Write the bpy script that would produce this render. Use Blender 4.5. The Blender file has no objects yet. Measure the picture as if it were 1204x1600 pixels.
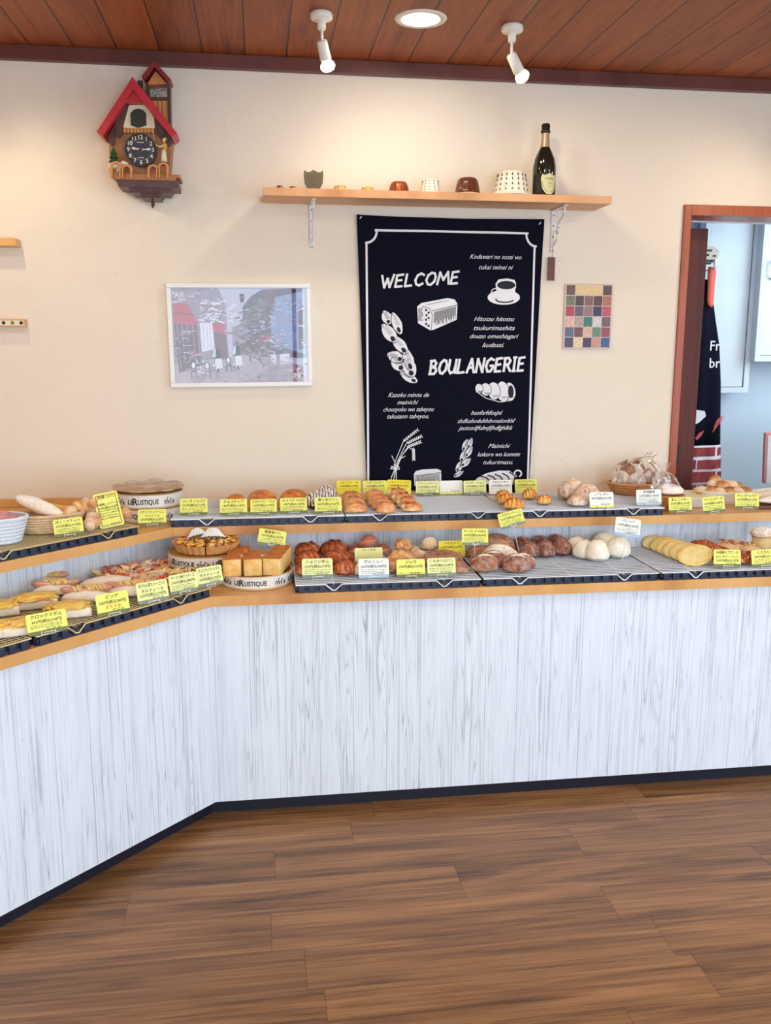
import bpy, bmesh, math, random
from math import sin, cos, pi, radians, atan2, sqrt, floor
from mathutils import Vector, Matrix, noise
SC = bpy.context.scene
COL = SC.collection
# ------------------------------------------------------------------ camera
F, EYE = 1400.0, 1.5
PITCH, YAW, ROLL = radians(10.55), radians(8.0), radians(.13)
fw = Vector((sin(YAW)*cos(PITCH), cos(YAW)*cos(PITCH), -sin(PITCH)))
r0 = Vector((cos(YAW), -sin(YAW), 0)); u0 = r0.cross(fw)
rt = r0*cos(ROLL)+u0*sin(ROLL); up = rt.cross(fw)
CAM = Vector((0, 0, EYE))
cd = bpy.data.cameras.new('camera'); cam = bpy.data.objects.new('camera', cd); COL.objects.link(cam)
m3 = Matrix((rt, up, -fw)).transposed()
cam.matrix_world = Matrix.Translation(CAM) @ m3.to_4x4()
cd.sensor_fit = 'VERTICAL'; cd.sensor_height = 32.0; cd.lens = 32.0*F/1600.0; cd.clip_start = .05; cd.clip_end = 60
SC.camera = cam
def ray(px, py): return fw + rt*((px-602)/F) - up*((py-800)/F)
def PZ(px, py, z): d = ray(px, py); return CAM + d*((z-EYE)/d.z)      # point of a horizontal surface
def PY(px, py, Y): d = ray(px, py); return CAM + d*(Y/d.y)            # point of an upright surface facing the room
# ------------------------------------------------------------------ exposure, world, lamps
SC.view_settings.view_transform = 'Standard'; SC.view_settings.look = 'None'
SC.view_settings.exposure = 0.14; SC.view_settings.gamma = 1.0; SC.view_settings.use_curve_mapping = False
W = bpy.data.worlds.new('sky'); SC.world = W; W.use_nodes = True
W.node_tree.nodes['Background'].inputs[0].default_value = (.75, .87, 1, 1)
W.node_tree.nodes['Background'].inputs[1].default_value = 3.2
def light(name, kind, loc, target, energy, color, **kw):
    d = bpy.data.lights.new(name, kind); d.energy = energy; d.color = color
    for k, v in kw.items(): setattr(d, k, v)
    o = bpy.data.objects.new(name, d); COL.objects.link(o); o.location = loc
    o.rotation_euler = (Vector(target)-Vector(loc)).to_track_quat('-Z', 'Y').to_euler(); return o
DAY = (.62, .81, 1.0); WARM = (1, .80, .55); NEUT = (1, .90, .76)
light('shopfront_daylight', 'AREA', (1.25, -2.25, 1.35), (.7, 3, 1.3), 48, DAY, shape='RECTANGLE', size=1.6, size_y=1.9)
light('shopfront_daylight', 'AREA', (-.3, -2.25, .72), (-.1, 2, 1.0), 15, DAY, shape='RECTANGLE', size=1.9, size_y=.6)
light('side_window_daylight', 'AREA', (3.2, .3, 1.35), (-1, 2.6, 1.2), 26, DAY, shape='RECTANGLE', size=2.6, size_y=1.6)
light('back_room_lamp', 'AREA', (3.15, 3.75, 1.7), (2.2, 4.45, 1.1), 17, (.72, .88, 1), shape='RECTANGLE', size=.5, size_y=1.2)
# ------------------------------------------------------------------ helpers
def lin(c):
    return tuple(((v/255.)/12.92 if v/255. <= .04045 else ((v/255.+.055)/1.055)**2.4) for v in c)
MATS = {}
def base_mat(name):
    m = bpy.data.materials.new(name); m.use_nodes = True; MATS[name] = m
    return m, m.node_tree.nodes, m.node_tree.links, m.node_tree.nodes['Principled BSDF']
def mat(name, rgb, rough=.6, metal=0, spec=.5, vary=0, scale=30, bump=0, emit=None, alpha=None, trans=0, sheen=0):
    if name in MATS: return MATS[name]
    m, n, l, b = base_mat(name); c = lin(rgb)
    b.inputs['Base Color'].default_value = (*c, 1); b.inputs['Roughness'].default_value = rough
    b.inputs['Metallic'].default_value = metal; b.inputs['Specular IOR Level'].default_value = spec
    if trans: b.inputs['Transmission Weight'].default_value = trans
    if emit: b.inputs['Emission Color'].default_value = (*emit[0], 1); b.inputs['Emission Strength'].default_value = emit[1]
    if vary or bump:
        tc = n.new('ShaderNodeTexCoord'); nz = n.new('ShaderNodeTexNoise'); nz.inputs['Scale'].default_value = scale; nz.inputs['Detail'].default_value = 4
        l.new(tc.outputs['Object'], nz.inputs['Vector'])
        if vary:
            mr = n.new('ShaderNodeMapRange'); mr.inputs[1].default_value = .3; mr.inputs[2].default_value = .7
            mr.inputs[3].default_value = 1-vary; mr.inputs[4].default_value = 1+vary; l.new(nz.outputs[0], mr.inputs[0])
            vm = n.new('ShaderNodeVectorMath'); vm.operation = 'SCALE'; vm.inputs[0].default_value = c
            l.new(mr.outputs[0], vm.inputs['Scale']); l.new(vm.outputs[0], b.inputs['Base Color'])
        if bump:
            bp = n.new('ShaderNodeBump'); bp.inputs['Strength'].default_value = bump; bp.inputs['Distance'].default_value = .004
            l.new(nz.outputs[0], bp.inputs['Height']); l.new(bp.outputs[0], b.inputs['Normal'])
    return m
class G:                                        # tiny node-graph writer
    def __init__(s, n, l): s.n = n; s.l = l
    def inp(s, node, i, v):
        if hasattr(v, 'links') or hasattr(v, 'is_output'): s.l.new(v, node.inputs[i])
        else: node.inputs[i].default_value = v
    def math(s, op, a, b=0.0, c=None):
        k = s.n.new('ShaderNodeMath'); k.operation = op; s.inp(k, 0, a); s.inp(k, 1, b)
        if c is not None: s.inp(k, 2, c)
        return k.outputs[0]
    def xyz(s, x, y, z):
        k = s.n.new('ShaderNodeCombineXYZ'); s.inp(k, 0, x); s.inp(k, 1, y); s.inp(k, 2, z); return k.outputs[0]
    def noise(s, v, scale, detail=4, rough=.5, dist=0.0):
        k = s.n.new('ShaderNodeTexNoise'); s.l.new(v, k.inputs['Vector']); k.inputs['Scale'].default_value = scale
        k.inputs['Detail'].default_value = detail; k.inputs['Roughness'].default_value = rough; k.inputs['Distortion'].default_value = dist
        return k.outputs[0]
    def wn(s, v):
        k = s.n.new('ShaderNodeTexWhiteNoise'); k.noise_dimensions = '1D'; s.inp(k, 'W', v); return k.outputs['Value']
    def ramp(s, f, stops):
        k = s.n.new('ShaderNodeValToRGB'); e = k.color_ramp.elements
        while len(e) < len(stops): e.new(.5)
        for q, (p, c) in zip(e, stops): q.position = p; q.color = (*c, 1)
        s.l.new(f, k.inputs[0]); return k.outputs[0]
    def mix(s, f, a, b, mode='MIX'):
        k = s.n.new('ShaderNodeMix'); k.data_type = 'RGBA'; k.blend_type = mode
        s.inp(k, 0, f)
        for i, v in ((6, a), (7, b)):
            if isinstance(v, tuple): k.inputs[i].default_value = (*v, 1)
            else: s.l.new(v, k.inputs[i])
        return k.outputs[2]
    def bump(s, h, b, strength, dist):
        k = s.n.new('ShaderNodeBump'); k.inputs['Strength'].default_value = strength; k.inputs['Distance'].default_value = dist
        s.l.new(h, k.inputs['Height']); s.l.new(k.outputs[0], b.inputs['Normal'])
    def obj(s):
        k = s.n.new('ShaderNodeTexCoord'); sp = s.n.new('ShaderNodeSeparateXYZ'); s.l.new(k.outputs['Object'], sp.inputs[0])
        return k.outputs['Object'], sp.outputs[0], sp.outputs[1], sp.outputs[2]
def planks_mat(name, axis, width, length, dark, mid, light_, grain=14, along=1.1, rough=.45, seam=.012, y0=0., x0=0., shade=.25, seamdark=.35, coat=0):
    """long boards: 'axis' 0 = boards run along x, 1 = along y, 2 = along z"""
    m, n, l, b = base_mat(name); g = G(n, l); o, x, y, z = g.obj()
    a, c = {0: (x, y), 1: (y, x), 2: (z, x)}[axis]
    row = g.math('DIVIDE', g.math('SUBTRACT', c, y0), width); rf = g.math('FLOOR', row); rr = g.math('FRACT', row)
    off = g.math('MULTIPLY', g.wn(rf), length)
    colv = g.math('DIVIDE', g.math('ADD', g.math('SUBTRACT', a, x0), off), length); cf = g.math('FLOOR', colv); cr = g.math('FRACT', colv)
    idv = g.wn(g.math('ADD', g.math('MULTIPLY', rf, 7.13), g.math('MULTIPLY', cf, 3.7)))
    v = g.xyz(g.math('MULTIPLY', a, along), g.math('MULTIPLY', c, grain), g.math('MULTIPLY', idv, 40))
    n1 = g.noise(v, 1.6, 6, .6, .9)
    v2 = g.xyz(g.math('MULTIPLY', a, along*2), g.math('MULTIPLY', c, grain*7), g.math('MULTIPLY', idv, 90))
    n2 = g.noise(v2, 2.2, 3, .6, .3)
    f = g.math('ADD', g.math('MULTIPLY', n1, .6), g.math('MULTIPLY', n2, .4))
    col = g.ramp(f, [(.33, dark), (.47, mid), (.62, light_)])
    sh = g.math('ADD', g.math('MULTIPLY', idv, shade), 1-shade/2)
    s1 = g.math('LESS_THAN', rr, seam); s2 = g.math('LESS_THAN', cr, seam*width/length)
    se = g.math('MULTIPLY', g.math('MAXIMUM', s1, s2), 1-seamdark)
    k = g.math('MULTIPLY', sh, g.math('SUBTRACT', 1.0, se))
    vm = n.new('ShaderNodeVectorMath'); vm.operation = 'SCALE'; l.new(col, vm.inputs[0]); l.new(k, vm.inputs['Scale'])
    l.new(vm.outputs[0], b.inputs['Base Color']); b.inputs['Roughness'].default_value = rough
    b.inputs['Coat Weight'].default_value = coat; b.inputs['Coat Roughness'].default_value = .25
    g.bump(f, b, .12, .002); return m
def whitewash(name):
    m, n, l, b = base_mat(name); g = G(n, l); o, x, y, z = g.obj()
    row = g.math('DIVIDE', x, .1085); rf = g.math('FLOOR', row); rr = g.math('FRACT', row); idv = g.wn(rf)
    v = g.xyz(g.math('MULTIPLY', x, 19), y, g.math('ADD', g.math('MULTIPLY', z, .5), g.math('MULTIPLY', idv, 30)))
    n1 = g.noise(v, 1.0, 2, .45, .25)
    lines = g.math('ABSOLUTE', g.math('SINE', g.math('MULTIPLY', n1, 90)))      # grain contour lines
    ln = g.math('POWER', g.math('SUBTRACT', 1.0, lines), 3.5)
    v2 = g.xyz(g.math('MULTIPLY', x, 230), y, g.math('MULTIPLY', z, 2.2)); n2 = g.noise(v2, 1., 4, .65, .2)
    v3 = g.xyz(g.math('MULTIPLY', x, 9), y, g.math('ADD', g.math('MULTIPLY', z, 2.2), g.math('MULTIPLY', idv, 9))); n3 = g.noise(v3, 1., 4, .6, .6)
    msk = g.ramp(n3, [(.36, (0, 0, 0)), (.62, (1, 1, 1))])
    col = g.mix(g.math('MULTIPLY', g.math('MULTIPLY', ln, .62), msk), lin((228, 235, 243)), lin((118, 122, 134)))
    col = g.mix(g.math('MULTIPLY', g.ramp(n2, [(.54, (0, 0, 0)), (.74, (1, 1, 1))]), .45), col, lin((158, 162, 176)))
    col = g.mix(g.math('MULTIPLY', g.math('SUBTRACT', idv, .5), .10), col, lin((205, 200, 205)))
    v5 = g.xyz(g.math('MULTIPLY', x, 95), y, g.math('MULTIPLY', z, .8)); n5 = g.noise(v5, 1., 5, .7, .35)
    fine = g.math('MULTIPLY', g.ramp(n5, [(.55, (0, 0, 0)), (.60, (.8, .8, .8)), (.66, (.1, .1, .1))]), g.math('ADD', g.math('MULTIPLY', msk, .5), .12)); col = g.mix(fine, col, lin((128, 131, 144)))
    v4 = g.xyz(g.math('MULTIPLY', x, 120), y, g.math('MULTIPLY', z, 9)); n4 = g.noise(v4, 1., 3, .6, .5)
    chip = g.ramp(n4, [(.745, (0, 0, 0)), (.76, (1, 1, 1))]); col = g.mix(g.math('MULTIPLY', chip, .7), col, lin((92, 88, 92)))
    seam = g.math('LESS_THAN', rr, .022); col = g.mix(g.math('MULTIPLY', seam, .5), col, lin((150, 152, 165)))
    l.new(col, b.inputs['Base Color']); b.inputs['Roughness'].default_value = .55
    g.bump(g.math('SUBTRACT', n2, g.math('MULTIPLY', seam, .6)), b, .25, .002); return m
def plaster(name, rgb):
    m, n, l, b = base_mat(name); g = G(n, l); o, x, y, z = g.obj()
    n1 = g.noise(o, 1.7, 3, .5, .4); n2 = g.noise(o, 5.0, 2, .5, 3.0)
    arc = g.math('POWER', g.math('SUBTRACT', 1.0, g.math('ABSOLUTE', g.math('SINE', g.math('MULTIPLY', n2, 14)))), 14)
    n3 = g.noise(o, 55, 4, .6)
    c = lin(rgb); col = g.mix(n1, tuple(v*.94 for v in c), tuple(min(1, v*1.05) for v in c))
    l.new(col, b.inputs['Base Color']); b.inputs['Roughness'].default_value = .82; b.inputs['Specular IOR Level'].default_value = .25
    h = g.math('ADD', g.math('MULTIPLY', arc, g.math('MULTIPLY', n1, .55)), g.math('MULTIPLY', n3, .10)); g.bump(h, b, .5, .004); return m
def crust(name, stops, rough=.5, coat=0., bump=.5, bscale=140, flourcol=(250, 246, 238), spots=None):
    m, n, l, b = base_mat(name); g = G(n, l); o, x, y, z = g.obj()
    at = n.new('ShaderNodeAttribute'); at.attribute_name = 'tone'; af = n.new('ShaderNodeAttribute'); af.attribute_name = 'flour'
    n1 = g.noise(o, 38, 5, .65, .4); n2 = g.noise(o, bscale, 4, .6)
    f = g.math('ADD', at.outputs['Fac'], g.math('MULTIPLY', g.math('SUBTRACT', n1, .5), 1.25))
    col = g.ramp(f, [(p, lin(c)) for p, c in stops])
    if spots:
        sp = g.ramp(g.noise(o, spots[1], 2, .5, .3), [(spots[2], (0, 0, 0)), (spots[2]+.05, (1, 1, 1))]); col = g.mix(sp, col, lin(spots[0]))
    fl = g.math('MULTIPLY', af.outputs['Fac'], g.math('MAXIMUM', g.math('ADD', g.math('MULTIPLY', g.math('ADD', n2, n1), 2.2), -1.35), 0.0)); fl = g.math('MINIMUM', fl, 1.0)
    col = g.mix(fl, col, lin(flourcol)); l.new(col, b.inputs['Base Color'])
    b.inputs['Roughness'].default_value = rough; b.inputs['Coat Weight'].default_value = coat; b.inputs['Coat Roughness'].default_value = .25
    b.inputs['Subsurface Weight'].default_value = 0
    g.bump(g.math('ADD', n2, g.math('MULTIPLY', n1, .9)), b, min(1, bump*1.3), .005); return m
# --- mesh collector
class MB:
    def __init__(s): s.v = []; s.f = []; s.m = []; s.mats = []; s.tone = None; s.flour = None
    def mi(s, m):
        if m is None: return 0
        if m not in s.mats: s.mats.append(m)
        return s.mats.index(m)
    def add(s, vs, fs, m=None, T=None):
        k = len(s.v); i = s.mi(m)
        s.v += [tuple(T @ Vector(p)) if T is not None else tuple(p) for p in vs]
        s.f += [tuple(k+q for q in f) for f in fs]; s.m += [i]*len(fs); return s
    def box(s, x0, x1, y0, y1, z0, z1, m=None, T=None, bev=0):
        if bev:
            bm = bmesh.new(); bmesh.ops.create_cube(bm, size=1)
            for v in bm.verts: v.co = Vector(((x0+x1)/2+v.co.x*(x1-x0), (y0+y1)/2+v.co.y*(y1-y0), (z0+z1)/2+v.co.z*(z1-z0)))
            bmesh.ops.bevel(bm, geom=list(bm.edges), offset=bev, segments=2, affect='EDGES', profile=.6)
            bm.verts.index_update(); r = s.add([v.co[:] for v in bm.verts], [[v.index for v in f.verts] for f in bm.faces], m, T); bm.free(); return r
        vs = [(x, y, z) for x in (x0, x1) for y in (y0, y1) for z in (z0, z1)]
        return s.add(vs, [(0, 1, 3, 2), (4, 6, 7, 5), (0, 4, 5, 1), (2, 3, 7, 6), (0, 2, 6, 4), (1, 5, 7, 3)], m, T)
    def tube(s, pts, r, m=None, n=6, T=None, cap=True, closed=False):
        pts = [Vector(p) for p in pts]; rs = r if isinstance(r, (list, tuple)) else [r]*len(pts); vs = []; fs = []; N = len(pts)
        prev = None
        for i, p in enumerate(pts):
            if closed: t = pts[(i+1) % N]-pts[i-1]
            else: t = pts[min(i+1, N-1)]-pts[max(i-1, 0)]
            t = t.normalized() if t.length > 1e-9 else Vector((0, 0, 1))
            if prev is None: a = t.orthogonal().normalized()
            else: a = prev-t*prev.dot(t); a = a.normalized() if a.length > 1e-6 else t.orthogonal().normalized()
            prev = a; b = t.cross(a)
            for k in range(n): q = 2*pi*k/n; vs.append(p+(a*cos(q)+b*sin(q))*rs[i])
        for i in range(N if closed else N-1):
            j = (i+1) % N
            for k in range(n): fs.append((i*n+k, i*n+(k+1) % n, j*n+(k+1) % n, j*n+k))
        if cap and not closed: fs.append(tuple(range(n))[::-1]); fs.append(tuple((N-1)*n+k for k in range(n)))
        return s.add(vs, fs, m, T)
    def lathe(s, prof, m=None, n=32, T=None, wob=None, cap=False):
        vs = []; fs = []
        for (r, z) in prof:
            for k in range(n):
                q = 2*pi*k/n; w = wob(q, r, z) if wob else 1; vs.append((r*w*cos(q), r*w*sin(q), z))
        for i in range(len(prof)-1):
            for k in range(n): fs.append((i*n+k, i*n+(k+1) % n, (i+1)*n+(k+1) % n, (i+1)*n+k))
        if cap and prof[0][0] > 1e-5: fs.append(tuple(range(n))[::-1])
        if cap and prof[-1][0] > 1e-5: fs.append(tuple((len(prof)-1)*n+k for k in range(n)))
        return s.add(vs, fs, m, T)
    def prism(s, poly, h, m=None, T=None):          # polygon in xz plane, extruded from y=0 to y=h
        n = len(poly); vs = [(x, 0, z) for x, z in poly]+[(x, h, z) for x, z in poly]
        ar = sum(poly[i][0]*poly[(i+1) % n][1]-poly[(i+1) % n][0]*poly[i][1] for i in range(n))
        fs = [tuple(range(n)), tuple(range(2*n-1, n-1, -1))]+[(i, i+n, (i+1) % n+n, (i+1) % n) for i in range(n)]
        if (ar < 0): fs = [f[::-1] for f in fs]
        return s.add(vs, fs, m, T)
    def flat(s, poly, z, h, m=None, T=None):        # polygon in xy plane extruded up
        n = len(poly); vs = [(x, y, z) for x, y in poly]+[(x, y, z+h) for x, y in poly]
        ar = sum(poly[i][0]*poly[(i+1) % n][1]-poly[(i+1) % n][0]*poly[i][1] for i in range(n))
        fs = [tuple(range(n-1, -1, -1)), tuple(range(n, 2*n))]+[(i, (i+1) % n, (i+1) % n+n, i+n) for i in range(n)]
        if ar < 0: fs = [f[::-1] for f in fs]
        return s.add(vs, fs, m, T)
    def ico(s, c, r, m=None, sub=1, sc=(1, 1, 1), rot=None):
        bm = bmesh.new(); bmesh.ops.create_icosphere(bm, subdivisions=sub, radius=1)
        R_ = rot or Matrix.Identity(3); vs = [Vector(c)+R_ @ Vector((v.co.x*r*sc[0], v.co.y*r*sc[1], v.co.z*r*sc[2])) for v in bm.verts]
        bm.verts.index_update(); s.add(vs, [[v.index for v in f.verts] for f in bm.faces], m); bm.free(); return s
    def build(s, name, m=None, parent=None, smooth=False, loc=None, rot=None):
        me = bpy.data.meshes.new(name); me.from_pydata([tuple(p) for p in s.v], [], s.f)
        ms = s.mats if s.mats else [m or MATS['black']]
        if m is not None and s.mats: pass
        for q in ms: me.materials.append(q if not isinstance(q, str) else MATS[q])
        if len(ms) > 1: me.polygons.foreach_set('material_index', s.m)
        if smooth: me.polygons.foreach_set('use_smooth', [True]*len(me.polygons))
        for nm, dat in (('tone', s.tone), ('flour', s.flour)):
            if dat: a = me.attributes.new(nm, 'FLOAT', 'POINT'); a.data.foreach_set('value', dat)
        me.update()
        if smooth == 'auto':
            pass
        o = bpy.data.objects.new(name, me); COL.objects.link(o)
        if parent is not None: o.parent = parent
        if loc is not None: o.location = loc
        if rot is not None: o.rotation_euler = rot
        return o
def tag(o, label=None, cat=None, group=None, kind=None):
    if label: o['label'] = label
    if cat: o['category'] = cat
    if group: o['group'] = group
    if kind: o['kind'] = kind
    return o
def thing(name, label, cat, loc=(0, 0, 0), rot=(0, 0, 0), group=None):
    o = bpy.data.objects.new(name, None); o.empty_display_size = .02; COL.objects.link(o); o.location = loc
    o.rotation_euler = rot if isinstance(rot, tuple) else (0, 0, rot); return tag(o, label, cat, group)
def struct(o): o['kind'] = 'structure'; return o
def ease(x, a, b):
    t = max(0, min(1, (x-a)/(b-a))) if b != a else float(x > a); return t*t*(3-2*t)
TC = {}
def text_geo(body, size, shear=0., bold=0., res=2, align='CENTER'):
    key = (body, shear, bold, res, align)
    if key not in TC:
        c = bpy.data.curves.new('lettering', 'FONT'); c.body = body; c.size = 1; c.shear = shear; c.offset = bold; c.resolution_u = res
        c.align_x = align; c.align_y = 'CENTER'; o = bpy.data.objects.new('lettering', c); COL.objects.link(o)
        dg = bpy.context.evaluated_depsgraph_get(); me = bpy.data.meshes.new_from_object(o.evaluated_get(dg))
        TC[key] = ([tuple(v.co) for v in me.vertices], [tuple(p.vertices) for p in me.polygons])
        bpy.data.objects.remove(o); bpy.data.meshes.remove(me); bpy.data.curves.remove(c)
    vs, fs = TC[key]; return [(x*size, 0, y*size) for x, y, z in vs], fs
def text(mb, body, size, x, z, y, m=None, T=None, width=None, **kw):
    vs, fs = text_geo(body, size, **kw)
    if not vs: return
    sx = 1
    if width:
        w = max(v[0] for v in vs)-min(v[0] for v in vs); sx = width/w
    mb.add([(a*sx+x, y, c+z) for a, b, c in vs], fs, m, T)
# ------------------------------------------------------------------ materials
mat('black', (18, 18, 20), .5); mat('white_metal', (232, 232, 230), .35); mat('white_paint', (238, 238, 236), .5)
mat('tray_black', (34, 44, 66), .38); mat('kick', (20, 24, 40), .35); mat('rack_white', (236, 238, 242), .3, .1); mat('rack_warm_lit', (226, 204, 150), .3, .2)
mat('card_yellow', (240, 240, 112), .5); mat('card_pale', (240, 243, 160), .5); mat('card_white', (246, 246, 236), .5); mat('card_bright', (250, 232, 40), .5)
mat('olive', (112, 118, 58), .5); mat('greygreen', (128, 140, 122), .5); mat('blueband', (168, 192, 214), .5); mat('ink', (34, 30, 24), .6); mat('ink_soft', (120, 112, 70), .6)
mat('ink_red', (226, 90, 40), .6); mat('border_brown', (170, 70, 30), .5); mat('clip', (225, 225, 220), .25, 0, .6)
mat('lamp_white', (240, 236, 224), .35); mat('copper', (150, 78, 44), .3, .85); mat('brass', (200, 165, 95), .3, .9); mat('pewter', (98, 88, 60), .5, .2)
mat('cloth_navy', (15, 17, 32), .95, spec=.1, vary=.15, scale=300, bump=.2); mat('print_white', (232, 232, 235), .8); mat('print_dark', (28, 30, 44), .85)
mat('frame_white', (240, 240, 236), .35); mat('brown_wood', (104, 52, 28), .45)
mat('wicker', (214, 150, 92), .55, vary=.15, scale=90, bump=.3); mat('wicker_pale', (226, 190, 145), .55, vary=.12, scale=70, bump=.3); mat('wicker_white', (226, 232, 240), .5, vary=.05, scale=80, bump=.4)
mat('box_wood', (214, 178, 128), .55, vary=.1, scale=40); mat('box_paper', (232, 228, 220), .55, vary=.03, scale=60); mat('box_inside', (178, 132, 72), .6)
mat('lettering_brown', (60, 52, 48), .6)
mat('back_room_wall', (196, 212, 228), .7, vary=.02, scale=3); mat('cabinet_white', (214, 224, 232), .4); mat('chrome', (200, 205, 210), .15, 1)
planks_mat('floor_planks', 0, .1535, .92, lin((70, 42, 20)), lin((124, 84, 48)), lin((162, 116, 72)), grain=9, along=.75, rough=.36, y0=2.187, x0=.15, seam=.012, shade=.22, seamdark=.45)
planks_mat('ceiling_wood', 1, .1463, 90., lin((106, 50, 18)), lin((146, 74, 26)), lin((164, 90, 36)), grain=7, along=.9, rough=.5, y0=-.7555, seam=.035, shade=.12, seamdark=.12)
planks_mat('moulding_wood', 0, .4, .9, lin((74, 34, 28)), lin((98, 48, 38)), lin((118, 62, 46)), grain=22, along=1.2, rough=.4, seam=.004, shade=.2, seamdark=.6)
planks_mat('deck_wood', 0, 3., 9., lin((186, 126, 66)), lin((216, 160, 94)), lin((230, 180, 114)), grain=26, along=1.3, rough=.35, seam=0., shade=.05)
planks_mat('shelf_wood', 0, 3., 9., lin((190, 132, 84)), lin((220, 164, 112)), lin((232, 180, 128)), grain=26, along=1.3, rough=.42, seam=0., shade=.05)
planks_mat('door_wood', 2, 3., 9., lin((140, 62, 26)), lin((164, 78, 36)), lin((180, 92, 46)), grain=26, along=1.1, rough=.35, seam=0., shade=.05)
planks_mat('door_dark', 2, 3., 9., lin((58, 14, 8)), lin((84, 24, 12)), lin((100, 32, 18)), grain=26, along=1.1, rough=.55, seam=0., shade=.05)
whitewash('whitewash'); plaster('plaster', (236, 225, 207)); plaster('plaster_side', (228, 212, 192))
# glass / film
def film(name, rgb, amt, rough=.05):
    m = bpy.data.materials.new(name); m.use_nodes = True; MATS[name] = m; n = m.node_tree.nodes; l = m.node_tree.links; n.clear()
    o = n.new('ShaderNodeOutputMaterial'); t = n.new('ShaderNodeBsdfTransparent'); g = n.new('ShaderNodeBsdfGlossy'); x = n.new('ShaderNodeMixShader'); fr = n.new('ShaderNodeFresnel')
    ad = n.new('ShaderNodeMath'); ad.inputs[1].default_value = amt; l.new(fr.outputs[0], ad.inputs[0]); fr.inputs[0].default_value = 1.45
    g.inputs['Roughness'].default_value = rough; g.inputs[0].default_value = (*lin(rgb), 1)
    l.new(ad.outputs[0], x.inputs[0]); l.new(t.outputs[0], x.inputs[1]); l.new(g.outputs[0], x.inputs[2]); l.new(x.outputs[0], o.inputs[0]); return m
film('glass', (255, 255, 255), .01, .0); film('plastic_film', (255, 255, 255), .03, .1)
# breads
GOLD = [(.0, (250, 222, 150)), (.3, (242, 178, 76)), (.58, (216, 122, 34)), (1., (140, 62, 16))]
crust('bun_gold', GOLD, .38, .3, .2); crust('glazed', [(.0, (240, 160, 84)), (.35, (206, 98, 34)), (.62, (150, 56, 18)), (1., (72, 22, 10))], .28, .6, .3)
crust('rustic', [(.0, (244, 212, 158)), (.3, (210, 146, 86)), (.55, (164, 92, 48)), (1., (88, 42, 22))], .6, 0, .5)
crust('rye', [(.0, (246, 214, 160)), (.28, (200, 126, 78)), (.55, (158, 84, 50)), (1., (72, 30, 18))], .6, 0, .6)
crust('white_bread', [(.0, (252, 242, 206)), (.5, (246, 226, 168)), (1., (232, 190, 120))], .8, 0, .5)
crust('dark_round', [(.0, (226, 158, 96)), (.35, (172, 92, 48)), (.65, (118, 52, 28)), (1., (62, 24, 14))], .4, .3, .7)
crust('knobbly', [(.0, (250, 214, 150)), (.35, (230, 170, 98)), (.65, (188, 116, 56)), (1., (128, 70, 32))], .6, 0, .7, 90)
crust('pale_bun', [(.0, (246, 232, 208)), (.5, (238, 212, 176)), (1., (220, 176, 128))], .6, 0, .25)
crust('cheese', [(.0, (246, 222, 130)), (.45, (244, 198, 84)), (.8, (232, 160, 56)), (1., (196, 110, 40))], .35, .3, .9, 60)
crust('toast', [(.0, (246, 212, 140)), (.4, (236, 176, 80)), (.75, (206, 112, 28)), (1., (170, 80, 18))], .5, .1, .3)
crust('leaf', [(.0, (252, 236, 170)), (.4, (244, 212, 122)), (.8, (226, 172, 84)), (1., (196, 130, 56))], .4, .3, .4)
crust('almond', [(.0, (232, 140, 74)), (.4, (190, 84, 36)), (.7, (148, 52, 22)), (1., (84, 28, 14))], .3, .5, .6, 70, spots=((240, 200, 150), 75, .60))
crust('nutty', [(.0, (200, 170, 140)), (.5, (170, 130, 100)), (1., (120, 84, 64))], .8, 0, 1., 70, spots=((238, 230, 214), 100, .50))
crust('sausage', [(.0, (214, 150, 124)), (.5, (190, 116, 96)), (1., (160, 88, 76))], .3, .5, .1)
crust('choco', [(.0, (150, 96, 60)), (.5, (104, 60, 38)), (1., (64, 36, 26))], .5, .1, .4)
crust('pale_crust', [(.0, (248, 222, 172)), (.4, (234, 184, 120)), (.7, (206, 140, 78)), (1., (160, 96, 50))], .6, 0, .4)
mat('ham', (222, 128, 104), .4, vary=.2, scale=60); mat('tomato', (214, 80, 50), .35, vary=.2, scale=60); mat('cheese_chip', (240, 208, 130), .45, vary=.15, scale=60)
mat('onion', (236, 214, 190), .5, vary=.1, scale=60); mat('green_leaf', (120, 130, 50), .5); mat('mushroom', (222, 196, 168), .6, vary=.15, scale=40)
mat('berry', (200, 120, 110), .4, vary=.3, scale=120); mat('custard', (240, 180, 70), .3, vary=.25, scale=70)
# ------------------------------------------------------------------ room shell
WY = 3.48; CZ = 2.513
XL, XR, YF, YB = -2.1, 3.35, -2.3, 4.45
struct(MB().box(XL, XR, YF, YB, -.05, 0).build('floor', MATS['floor_planks']))
struct(MB().box(-14, 16, -22, YF-.12, -.12, -.06).build('floor_outside', mat('pavement', (150, 150, 152), .9, vary=.1, scale=3)))
struct(MB().box(XL, XR, YF, WY, CZ, CZ+.05).build('ceiling', MATS['ceiling_wood']))
DX0, DX1, DZ = 1.668, 2.62, 2.044
w = MB(); w.box(XL, DX0+.01, WY, WY+.12, 0, CZ+.05); w.box(DX1-.01, XR, WY, WY+.12, 0, CZ+.05); w.box(DX0+.01, DX1-.01, WY, WY+.12, DZ-.01, CZ+.05)
struct(w.build('wall_back', MATS['plaster']))
struct(MB().box(XL-.1, XL, YF-.1, YB, 0, CZ+.05).build('wall_left', MATS['plaster_side']))
w = MB(); w.box(XR, XR+.1, YF-.1, -1.1, 0, CZ+.05); w.box(XR, XR+.1, 1.7, YB, 0, CZ+.05); w.box(XR, XR+.1, -1.1, 1.7, 0, .5); w.box(XR, XR+.1, -1.1, 1.7, 2.2, CZ+.05)
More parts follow.
